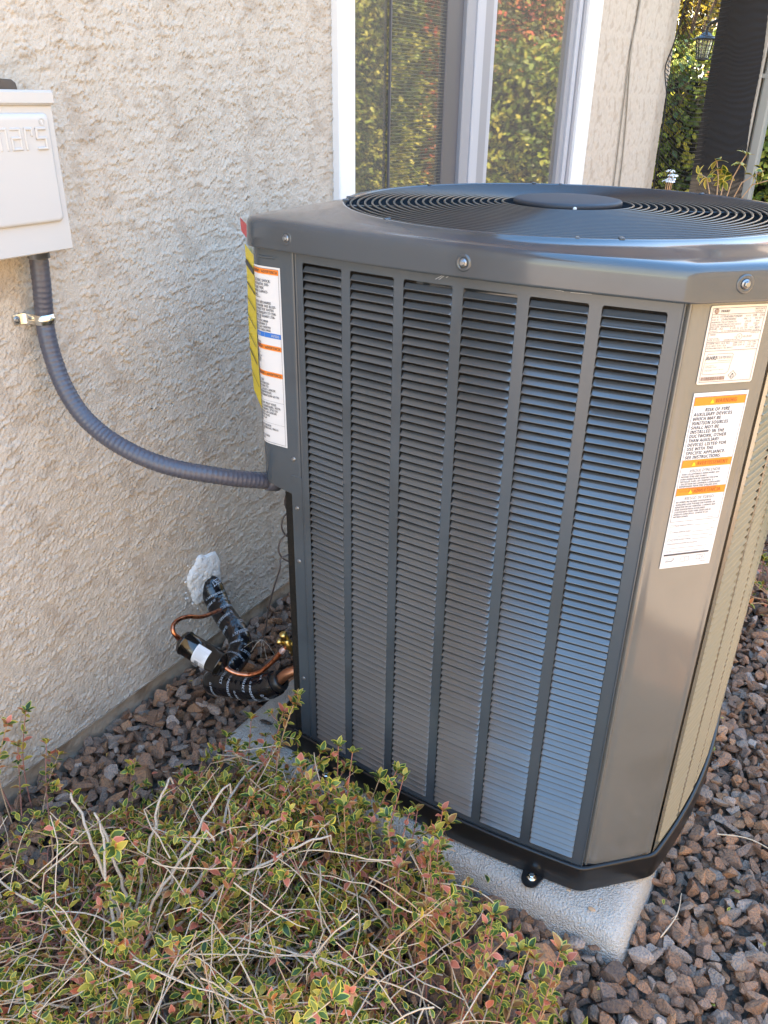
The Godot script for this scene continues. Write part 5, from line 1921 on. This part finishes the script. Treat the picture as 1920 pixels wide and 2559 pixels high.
		for i in pts.size(): rad.append(lerp(0.0016, 0.0008, float(i) / pts.size()))
		stems.append([pts, rad, [M.stem_pink, M.stem_pink, M.stem_tan][g.randi() % 3], true])
		sprig(g, leaves, pts, 0.4, 0.45, g.randf_range(0.022, 0.032), 0.02)
	# long shoots that stand up in front of the unit
	for q in [[Vector3(0.06, -.02, .22), Vector3(0.051, 0.216, 0.12), Vector3(0.03, .1, .15)], [Vector3(-0.02, -.03, .22), Vector3(0.026, 0.185, 0.125), Vector3(0.01, .08, .16)], [Vector3(-0.03, -.03, .2), Vector3(-0.085, 0.10, 0.105), Vector3(-.06, .03, .15)], [Vector3(.12, -.03, .22), Vector3(0.165, 0.085, 0.10), Vector3(.15, .03, .14)], [Vector3(.24, -.03, .2), Vector3(0.290, 0.145, 0.10), Vector3(.27, .06, .13)], [Vector3(.22, -.03, .2), Vector3(0.25, 0.10, 0.10), Vector3(.24, .04, .13)], [Vector3(.36, -.03, .2), Vector3(0.418, 0.092, 0.12), Vector3(.40, .03, .15)], [Vector3(.34, -.03, .2), Vector3(0.345, 0.075, 0.11), Vector3(.35, .02, .14)], [Vector3(.08, -.03, .22), Vector3(0.115, 0.115, 0.115), Vector3(.1, .05, .15)],
			[Vector3(.5, -.05, .3), Vector3(0.60, 0.0, 0.20), Vector3(.56, .0, .24)], [Vector3(.55, -.05, .4), Vector3(0.70, -0.01, 0.27), Vector3(.64, .0, .32)], [Vector3(.6, -.05, .5), Vector3(0.76, 0.0, 0.30), Vector3(.69, .02, .38)], [Vector3(.62, -.05, .5), Vector3(0.80, -0.03, 0.33), Vector3(.73, -.01, .4)], [Vector3(-.30, -.1, .5), Vector3(-.40, 0.10, 0.40), Vector3(-.37, .02, .44)], [Vector3(-.35, -.1, .5), Vector3(-.43, 0.02, 0.36), Vector3(-.41, -.03, .42)], [Vector3(-.2, -.1, .42), Vector3(-.30, -0.02, 0.27), Vector3(-.25, -.03, .33)], [Vector3(-.1, -.1, .25), Vector3(-.17, 0.0, 0.10), Vector3(-.14, -.03, .16)]]:
		var pts := curve_points([q[0], q[2], q[1]], 0.02)
		var rad := PackedFloat32Array()
		for i in pts.size(): rad.append(lerp(0.0017, 0.0008, float(i) / pts.size()))
		stems.append([pts, rad, [M.stem_pink, M.stem_tan][g.randi() % 2], true])
		sprig(g, leaves, pts, 0.25, 0.38, 0.030, 0.017)
		for k in 2:
			var i := g.randi_range(1, pts.size() - 2)
			var sd := Vector3(g.randfn(), 0.8, g.randfn()).normalized()
			var sh := [pts[i], pts[i] + sd * 0.02, pts[i] + sd * 0.04 + Vector3(g.randfn(), 0, g.randfn()) * .006]
			stems.append([sh, 0.0008, M.stem_pink, false])
			sprig(g, leaves, sh, 0.3, 0.3, 0.022, 0.014)
	finish_shrub(o, leaves, stems, 300)

func small_shrub(label: String, root: Vector3, n: int, reach: float, size: float, lean: Vector3, red: float, seed_: int) -> void:
	var o := thing("shrub", label, "shrub")
	var g := RandomNumberGenerator.new()
	g.seed = seed_
	var leaves := []
	var stems := []
	for k in n:
		var d := (Vector3(g.randfn() * .6, 0.9, g.randfn() * .6) + lean).normalized()
		var p := root + Vector3(g.randfn(), 0, g.randfn()) * 0.02
		var pts := [p]
		for i in int(reach * g.randf_range(.6, 1.1) / 0.03) + 2:
			d = (d + Vector3(g.randfn() * .09, g.randfn() * .06 - .01, g.randfn() * .09)).normalized()
			p += d * 0.03
			pts.append(p)
		var rad := PackedFloat32Array()
		for i in pts.size(): rad.append(lerp(0.0022, 0.0009, float(i) / pts.size()))
		stems.append([pts, rad, [M.stem_pink, M.stem_tan][k % 2], true])
		sprig(g, leaves, pts, 0.5, red, size, 0.035)
		for j in 2:
			var i := g.randi_range(int(pts.size() * .5), pts.size() - 2)
			var sd := Vector3(g.randfn(), 0.7, g.randfn()).normalized()
			var sh := [pts[i], pts[i] + sd * 0.035, pts[i] + sd * 0.07]
			stems.append([sh, 0.0009, M.stem_pink, false])
			sprig(g, leaves, sh, 0.4, red, size, 0.03)
	finish_shrub(o, leaves, stems, 120)

func tall_sprigs() -> void:
	# the plant whose top shows over the far edge of the cap
	var o := thing("shrub", "thin shrub with a few cream edged leaves rising behind the fan grille", "shrub")
	var g := RandomNumberGenerator.new()
	g.seed = 99
	var leaves := []
	var stems := []
	var root := Vector3(0.44, -0.13, -1.30)
	for q in [[0.384, 1.170, -1.2], [0.422, 1.205, -1.2], [0.448, 1.168, -1.22], [0.493, 1.222, -1.2], [0.540, 1.184, -1.2], [0.59, 1.17, -1.22]]:
		var tip := Vector3(q[0], q[1], q[2])
		var knee := Vector3(lerp(0.45, tip.x, 0.25), 1.09, -1.2)
		var pts := curve_points([root, Vector3(0.445, 0.6, -1.26), knee, tip], 0.05)
		var rad := PackedFloat32Array()
		for i in pts.size(): rad.append(lerp(0.0045, 0.0012, float(i) / pts.size()))
		stems.append([pts, rad, M.stem_tan, true])
		for r in 2:
			var d: Vector3 = (pts[-1] - pts[-2]).normalized()
			for k in 5:
				var s := d.cross(Vector3(0.3, 1, 0.2)).normalized().rotated(d, k * 1.26 + g.randf() * .5)
				leaves.append([leaf_xf(tip - d * (0.004 + r * 0.022), (s + d * g.randf_range(-.6, .5) + Vector3(0, -.4 * r, 0)).normalized(), d, g.randf_range(0.022, 0.032)), [9, 8, 3, 9, 1, 8][g.randi() % 6]])
	finish_shrub(o, leaves, stems, 100)

# hedges: leaf clumps spread through a volume over a dark core
var hedge_leaf: ArrayMesh
func hedge(called: String, label: String, category: String, lo: Vector3, hi: Vector3, faces: Array, count: int, size: float, tints: Array, seed_: int, group := "") -> Node3D:
	var o := thing(called, label, category, Vector3.ZERO, group)
	var g := RandomNumberGenerator.new()
	g.seed = seed_
	var st := begin()
	var ins := 0.16
	add_box(st, lo + Vector3(ins, -0.3, ins), hi - Vector3(ins, ins + .05, ins), 0.05)
	piece("inner_growth", done(st), M.hedge_core, o)
	var n := noise(0.9, seed_, 3)
	var n2 := noise(2.6, seed_ + 1, 2)
	var mm := MultiMesh.new()
	mm.transform_format = MultiMesh.TRANSFORM_3D
	mm.use_colors = true
	mm.mesh = hedge_leaf
	mm.instance_count = count
	for i in count:
		var f: String = faces[g.randi() % faces.size()]
		var p := Vector3(g.randf_range(lo.x, hi.x), g.randf_range(lo.y, hi.y), g.randf_range(lo.z, hi.z))
		var out := Vector3.ZERO
		match f:
			"-x": out = Vector3(-1, 0, 0)
			"+x": out = Vector3(1, 0, 0)
			"+z": out = Vector3(0, 0, 1)
			"-z": out = Vector3(0, 0, -1)
			"+y": out = Vector3(0, 1, 0)
		var lump := n.get_noise_3d(p.x, p.y, p.z)
		var depth := pow(g.randf(), 1.6) * 0.26 - 0.12 - lump * 0.22
		for ax in 3:
			if out[ax] > 0: p[ax] = hi[ax] - depth
			if out[ax] < 0: p[ax] = lo[ax] + depth
		var d := (out * g.randf_range(-.2, .9) + Vector3(g.randfn(), g.randfn() - .35, g.randfn()) * .8).normalized()
		var up := (out + Vector3(g.randfn(), g.randfn() + .8, g.randfn()) * .6).normalized()
		mm.set_instance_transform(i, leaf_xf(p, d, up, size * g.randf_range(.6, 1.25)))
		var pick := clampf(n2.get_noise_3d(p.x, p.y * 1.3, p.z) * 0.9 + 0.42 + g.randfn() * 0.18, 0.0, 0.999)
		var c: Color = tints[int(pick * tints.size())]
		mm.set_instance_color(i, c * g.randf_range(.7, 1.3))
	var mi := MultiMeshInstance3D.new()
	mi.multimesh = mm
	mi.material_override = M.leaf
	mi.name = "foliage"
	mi.set_meta("kind", "stuff")
	o.add_child(mi, true)
	return o

func crown_tree(label: String, at: Vector3, h: float, r: float, count: int, size: float, tints: Array, seed_: int) -> void:
	var o := thing("tree", label, "tree")
	var g := RandomNumberGenerator.new()
	g.seed = seed_
	var st := begin()
	tube(st, [at, at + Vector3(.05, h * .35, 0), at + Vector3(-.05, h * .75, .05)], [0.11, 0.085, 0.04], 10)
	piece("trunk", done(st), M.bark, o)
	var clumps := []
	for k in 16:
		var c := at + Vector3(g.randfn() * r * .5, h * g.randf_range(.35, .95), g.randfn() * r * .5)
		clumps.append([c, r * g.randf_range(.28, .5)])
		st = begin()
		tube(st, [at + Vector3(0, h * .3, 0), at.lerp(c, .6) + Vector3(0, h * .12, 0), c], [0.04, 0.025, 0.01], 6)
		piece("limb", done(st), M.bark, o)
	var mm := MultiMesh.new()
	mm.transform_format = MultiMesh.TRANSFORM_3D
	mm.use_colors = true
	mm.mesh = hedge_leaf
	mm.instance_count = count
	for i in count:
		var k = clumps[g.randi() % clumps.size()]
		var v := Vector3(g.randfn(), g.randfn(), g.randfn()).normalized()
		var p: Vector3 = k[0] + v * k[1] * pow(g.randf(), .45)
		mm.set_instance_transform(i, leaf_xf(p, Vector3(g.randfn(), g.randfn() - .4, g.randfn()), (v + Vector3.UP).normalized(), size * g.randf_range(.6, 1.3)))
		mm.set_instance_color(i, (tints[g.randi() % tints.size()] as Color) * g.randf_range(.7, 1.3))
	var mi := MultiMeshInstance3D.new()
	mi.multimesh = mm
	mi.material_override = M.leaf
	mi.name = "crown"
	mi.set_meta("kind", "stuff")
	o.add_child(mi, true)

# the patio stands about 7 m from the lens
func far(p: Vector3) -> Vector3:
	return EYE + (p - EYE) * 1.4175

func backdrop() -> void:
	var st := begin()
	smooth(st)
	st.set_color(Color.WHITE)
	var pr := [Vector3(0, 0, 0), Vector3(.33, .03, .26), Vector3(.72, -.02, .22), Vector3(1, -.12, 0), Vector3(.72, -.02, -.22), Vector3(.33, .03, -.26)]
	quad(st, pr[0], Vector3(.5, -.05, 0), pr[2], pr[1]); tri(st, Vector3(.5, -.05, 0), pr[3], pr[2])
	quad(st, pr[0], pr[5], pr[4], Vector3(.5, -.05, 0)); tri(st, Vector3(.5, -.05, 0), pr[4], pr[3])
	hedge_leaf = done(st)
	var green := [Color(.05, .08, .015), Color(.11, .16, .025), Color(.20, .25, .035), Color(.32, .34, .05), Color(.46, .42, .07)]
	var redtip := [Color(.05, .06, .02), Color(.12, .14, .03), Color(.60, .14, .08), Color(.26, .26, .06), Color(.10, .12, .03), Color(.62, .22, .09), Color(.36, .30, .08)]
	var fresh := [Color(.05, .075, .015), Color(.14, .18, .03), Color(.26, .31, .05), Color(.40, .42, .07), Color(.50, .46, .09), Color(.30, .30, .06)]
	hedge("hedge", "tall sunlit yellow green hedge, mirrored in the near window pane", "hedge", Vector3(3.5, -0.17, -8.3), Vector3(4.5, 3.0, -4.7), ["-x", "-x", "-x", "-x", "+y"], 26000, 0.062, fresh, 301, "hedges round the yard")
	hedge("hedge", "tall hedge with many red leaf tips, mirrored in the far window pane", "hedge", Vector3(3.4, -0.17, -15.0), Vector3(4.5, 3.2, -8.3), ["-x", "-x", "-x", "-x", "+y"], 42000, 0.070, redtip, 309, "hedges round the yard")
	var gw := thing("garden_wall", "sunlit tan plastered garden wall along the open side of the yard", "wall")
	piece("plaster", box_mesh(Vector3(3.0, -0.25, -4.6), Vector3(3.2, 2.15, 5.5), 0.0), M.garden_wall, gw)
	piece("coping", box_mesh(Vector3(2.95, 2.153, -4.65), Vector3(3.25, 2.22, 5.55), 0.01), M.garden_wall, gw)
	hedge("hedge", "clipped green hedge across the yard behind the black netting", "hedge", Vector3(-6.0, -0.17, -10.2), Vector3(3.3, 1.78, -9.0), ["+z", "+z", "+z", "+y"], 24000, 0.085, green, 302, "hedges round the yard")
	crown_tree("golden leaved tree standing behind the far hedge", Vector3(-2.85, -.17, -13.5), 4.6, 1.05, 5200, 0.11, [Color(.34, .26, .03), Color(.42, .32, .04), Color(.22, .20, .03), Color(.13, .12, .02)], 303)
	crown_tree("dark green tree at the corner beyond the house", Vector3(-3.35, -.17, -11.5), 4.4, 1.0, 5000, 0.10, [Color(.04, .06, .012), Color(.07, .09, .015), Color(.14, .14, .02)], 304)
	# neighbouring house
	var nb := thing("neighbor_house", "sunlit cream house with a brick lower wall beyond the far hedge", "house")
	piece("wall", box_mesh(Vector3(-3.45, 2.55, -22.0), Vector3(4.0, 6.0, -18.0), 0.0), M.far_wall, nb)
	piece("brick_wall", box_mesh(Vector3(-3.4, -0.2, -22.0), Vector3(4.0, 2.2, -18.03), 0.0), M.far_brick, nb)
	for k in 3: piece("trim_board", box_mesh(Vector3(-3.52, 2.2 + k * .115, -22.1), Vector3(4.1, 2.31 + k * .115, -17.85 - k * .05), 0.01), M.far_wall, nb)
	st = begin()
	flat(st)
	quad(st, Vector3(-2.6, 6.0, -17.4), Vector3(4.6, 6.0, -17.4), Vector3(4.0, 7.8, -20.0), Vector3(-2.0, 7.8, -20.0))
	piece("roof", done(st), M.roof, nb)

	# patio column with hanging shade cloth
	var col := thing("patio_column", "stucco patio column at the right edge, half covered by dark shade cloth", "column")
	piece("shaft", box_mesh(Vector3(-0.637, -0.17, -6.60), Vector3(-0.332, 3.199, -6.088), 0.006), M.stucco, col)
	var pr2 := thing("patio_roof", "flat patio roof carried by the column beyond the house corner", "roof")
	piece("deck", box_mesh(Vector3(-5.0, 3.2, -7.88), Vector3(0.15, 3.34, -4.62), 0.0), M.eave, pr2)
	var dsp := thing("downspout", "grey metal downspout fixed to the right side of the patio column", "downspout")
	st = begin()
	add_box(st, Vector3(-0.320, -0.15, -6.25), Vector3(-0.243, 3.19, -6.10), 0.014)
	piece("pipe", done(st), M.downspout, dsp)
	for y in [0.4, 1.5, 2.5]: piece("strap", box_mesh(Vector3(-0.331, y, -6.253), Vector3(-0.240, y + .03, -6.097), 0.0), M.downspout, dsp)
	var cl := thing("shade_cloth", "dark brown shade cloth hanging in ripples in front of the patio column", "cloth")
	st = begin()
	smooth(st)
	var rows := []
	var wn := noise(1.3, 401, 2)
	for j in 420:
		var y := 2.45 - j * 0.005
		var r := PackedVector3Array()
		var right: float = 0.0 + (1.8 - y) * 0.05 + 0.006 * sin(y * 9.0) + 0.0008 * sin(y * 210.0)
		var left: float = -0.236 + (1.8 - y) * 0.006
		for i in 15:
			var t := i / 14.0
			var x: float = lerp(left, right, t)
			var yy: float = y - 0.045 * sin(t * 2.7 + 0.4) * t + 0.02 * wn.get_noise_2d(x * 4, y * 2)
			r.append(far(Vector3(x, yy, -3.925 + 0.0022 * sin(y * TAU / (0.024 + 0.006 * wn.get_noise_2d(y * 0.6, 3.0)) * 0.8 + 5.0 * wn.get_noise_2d(y * 1.5, x * 3.0)) * (0.25 + 0.9 * t) + 0.015 * sin(t * PI))))
		rows.append(r)
	loft(st, rows, false)
	piece("fabric", done(st), M.cloth, cl)
	# black netting between the house corner and the column
	var nt := thing("netting", "see-through black garden netting strung between the house corner and the column", "netting")
	st = begin()
	var edge_x := func(y: float) -> float: return -0.452 - 0.036 * exp(-pow((y - 1.50) / 0.10, 2.0)) + 0.03 * clampf((y - 1.65) / 0.3, 0, 1)
	var y := 2.4
	while y > 0.55:
		var pts := []
		for i in 9:
			var t := i / 8.0
			pts.append(Vector3(lerp(edge_x.call(y), -0.20, t), y - 0.10 * t - 0.05 * sin(t * PI), -4.0 + 0.02 * sin(t * 5 + y * 3)))
		for q in pts.size(): pts[q] = EYE + (pts[q] - EYE) * lerp(1.0, 1.4, q / 8.0)
		tube(st, pts, 0.0024 if y > 0.95 else 0.0020, 3, false)
		y -= 0.0215
	for i in 26:
		var t := i / 25.0
		var pts := []
		for j in 14:
			var yy := 2.4 - j * 0.142
			pts.append(Vector3(lerp(edge_x.call(yy), -0.20, t), yy - 0.10 * t, -4.001 + 0.02 * sin(t * 5 + yy * 3)))
		for q in pts.size(): pts[q] = EYE + (pts[q] - EYE) * lerp(1.0, 1.4, t)
		tube(st, pts, 0.0013, 3, false)
	tag(piece("mesh_strands", done(st), M.net, nt), "", "", "", "stuff")
	st = begin()
	var ed := []
	for j in 60:
		var yy := 2.4 - j * 0.034
		ed.append(Vector3(edge_x.call(yy), yy, -3.998))
	tube(st, ed, 0.0035, 5, false)
	piece("edge_cord", done(st), M.net, nt)

	# lantern
	var ln := thing("lantern", "black garden lantern with glass panes seen through the netting", "lantern", Vector3(-1.221, 1.727, -8.001))
	ln.scale = Vector3.ONE * 1.28
	var c := Vector3.ZERO
	piece("roof", lathe_mesh([Vector2(0.0, .175), Vector2(.012, .172), Vector2(.014, .155), Vector2(.03, .15), Vector2(.045, .135), Vector2(.092, .115), Vector2(.094, .108), Vector2(.06, .108)], 6, Transform3D(Basis.IDENTITY, c)), M.lantern, ln)
	for k in 6:
		var a := TAU * k / 6
		st = begin()
		tube(st, [c + Vector3(cos(a) * .062, .108, -sin(a) * .062), c + Vector3(cos(a) * .042, -.01, -sin(a) * .042)], 0.005, 5)
		piece("post", done(st), M.lantern, ln)
		var b := TAU * (k + 1) / 6
		st = begin()
		flat(st)
		quad(st, c + Vector3(cos(a) * .060, .106, -sin(a) * .060), c + Vector3(cos(b) * .060, .106, -sin(b) * .060), c + Vector3(cos(b) * .041, -.008, -sin(b) * .041), c + Vector3(cos(a) * .041, -.008, -sin(a) * .041))
		piece("pane", done(st), M.lantern_glass, ln)
	piece("base", lathe_mesh([Vector2(0, -.01), Vector2(.048, -.01), Vector2(.05, -.022), Vector2(.02, -.03), Vector2(0, -.034)], 12, Transform3D(Basis.IDENTITY, c)), M.lantern, ln)
	st = begin()
	var arm := []
	for k in 12:
		var a := PI * k / 11.0
		arm.append(c + Vector3(0.075 - cos(a) * 0.075, 0.172 + sin(a) * 0.055, 0))
	arm.append(c + Vector3(0.15, 0.05, 0)); arm.append(c + Vector3(0.15, -1.47, 0))
	tube(st, arm, 0.011, 8)
	piece("arm", done(st), M.lantern, ln)

	# white flowers
	var fl := thing("flower_cluster", "cluster of small white flower heads low behind the unit near the netting", "flowers")
	var base := Vector3(-0.042, 1.055, -2.6)
	var g := RandomNumberGenerator.new()
	g.seed = 12
	for k in 7:
		var at := base + Vector3(g.randf_range(-.03, .03), g.randf_range(-.025, .032), g.randf_range(-.03, .03))
		st = begin()
		tube(st, [Vector3(base.x, -.16, base.z), base.lerp(at, .3) - Vector3(0, .3, 0), at], 0.0016, 5)
		piece("stem", done(st), M.stem_tan, fl)
		st = begin()
		for j in 26:
			var d := Vector3(g.randfn(), absf(g.randfn()) * .5, g.randfn()).normalized()
			add_lathe(st, [Vector2(0, .0035), Vector2(.0028, .002), Vector2(.0036, 0)], 5, along(at + Vector3(d.x * .016, d.y * .007, d.z * .016), Vector3(d.x * .4, 1, d.z * .4)))
		piece("flower_head", done(st), M.petal, fl)

func litter() -> void:
	var g := RandomNumberGenerator.new()
	g.seed = 640
	var st := begin()
	for k in 150:
		var p := Vector3(g.randf_range(-0.46, 1.25), -0.112, g.randf_range(-1.4, 0.5))
		if p.x > -0.25 and p.x < 0.78 and p.z > -0.95 and p.z < 0.07: continue
		p.y += bank(p.x)
		st.append_from(leaf_meshes[g.randi_range(8, 13)], 0, leaf_xf(p, Vector3(g.randfn(), g.randfn() * .3, g.randfn()), Vector3(g.randfn() * .4, 1, g.randfn() * .4), g.randf_range(.007, .018)))
	st.index()
	var o := piece("fallen_leaves", st.commit(), M.leaf)
	tag(o, "few small dry leaves scattered over the crushed stone", "leaves", "", "stuff")

func loose_twigs() -> void:
	var g := RandomNumberGenerator.new()
	g.seed = 808
	var list := [
		["long curved straw-coloured twig on the stones beyond the pad's right edge", [Vector3(0.985, -0.105, -0.42), Vector3(1.0, -0.085, -0.50), Vector3(0.965, -0.09, -0.60), Vector3(0.93, -0.105, -0.66)]],
		["thin pale twig lying across the stones right of the pad", [Vector3(0.86, -0.10, -0.33), Vector3(0.93, -0.095, -0.35), Vector3(1.03, -0.10, -0.33)]],
		["short brown twig on the gravel beside the pad's front corner", [Vector3(0.82, -0.108, -0.02), Vector3(0.835, -0.10, -0.08), Vector3(0.83, -0.106, -0.14)]],
		["bent dry twig on the stones between the wall and the shrub", [Vector3(-0.43, -0.112, 0.16), Vector3(-0.36, -0.10, 0.20), Vector3(-0.28, -0.098, 0.19), Vector3(-0.2, -0.105, 0.12)]],
		["straight grey twig on the dark stones near the foundation", [Vector3(-0.40, -0.112, 0.24), Vector3(-0.33, -0.108, 0.26), Vector3(-0.27, -0.108, 0.275)]]]
	for q in list:
		var o := thing("dry_twig", q[0], "twig", Vector3.ZERO, "dry twigs lying on the crushed stone")
		var st := begin()
		var pts := curve_points(q[1], 0.015)
		var rad := PackedFloat32Array()
		for i in pts.size(): rad.append(lerp(0.0016, 0.0008, float(i) / pts.size()))
		tube(st, pts, rad, 5)
		piece("stalk", done(st), M.stem_pale, o)
		st = begin()
		for k in 2:
			var i := g.randi_range(2, pts.size() - 3)
			tube(st, [pts[i], pts[i] + Vector3(g.randf_range(-.02, .02), 0.004, g.randf_range(-.02, .02))], 0.0006, 4)
		piece("side_spur", done(st), M.stem_pale, o)

# ---------------------------------------------------------------- scene
func _ready() -> void:
	var cam := Camera3D.new()
	cam.name = "camera"
	cam.position = EYE
	cam.rotation_order = EULER_ORDER_YXZ
	cam.rotation = Vector3(-0.4752, 0.5496, 0.0167)
	cam.keep_aspect = Camera3D.KEEP_HEIGHT
	cam.fov = 64.87
	cam.near = 0.05
	cam.far = 600.0
	add_child(cam)
	cam.current = true
	var sky := ProceduralSkyMaterial.new()
	sky.sky_top_color = Color(0.47, 0.67, 0.89)
	sky.sky_horizon_color = Color(0.97, 0.95, 0.82)
	sky.sky_curve = 0.28
	sky.ground_bottom_color = Color(0.42, 0.37, 0.32)
	sky.ground_horizon_color = Color(0.62, 0.60, 0.58)
	sky.sun_angle_max = 1.0
	var env := Environment.new()
	env.background_mode = Environment.BG_SKY
	env.sky = Sky.new()
	env.sky.sky_material = sky
	env.background_energy_multiplier = 1.4
	env.tonemap_mode = Environment.TONE_MAPPER_LINEAR
	env.tonemap_exposure = 3.7
	env.sdfgi_enabled = true
	env.ssao_enabled = true
	env.ssil_enabled = true
	var we := WorldEnvironment.new()
	we.name = "world"
	we.environment = env
	add_child(we)
	var sun := DirectionalLight3D.new()
	sun.name = "sun"
	sun.light_color = Color(1.0, 0.90, 0.76)
	sun.light_energy = 1.6
	sun.light_angular_distance = 0.5
	sun.shadow_enabled = true
	add_child(sun)
	sun.look_at_from_position(Vector3.ZERO, Vector3(0.42, -0.78, -0.46), Vector3.UP)

	rng.seed = 20240
	make_materials()
	grounds()
	house()
	gravel()
	pad()
	backdrop()
	condenser()
	disconnect_box()
	foam_patch()
	refrigerant_lines()
	energy_card()
	make_leaves()
	big_shrub()
	tall_sprigs()
	small_shrub("low leafy shrub at the right edge on the gravel beyond the unit", Vector3(0.83, -0.13, -1.42), 16, 0.26, 0.032, Vector3(-.1, 0, 0), 0.25, 501)
	small_shrub("taller rusty leaved shrub behind the low one at the right edge", Vector3(0.80, -0.13, -1.95), 18, 0.42, 0.034, Vector3(-.05, 0, 0), 0.4, 502)
	loose_twigs()
	litter()
	for o in get_children():
		if o.has_meta("_names"): o.remove_meta("_names")
		for p in o.get_children():
			if p.has_meta("_names"): p.remove_meta("_names")
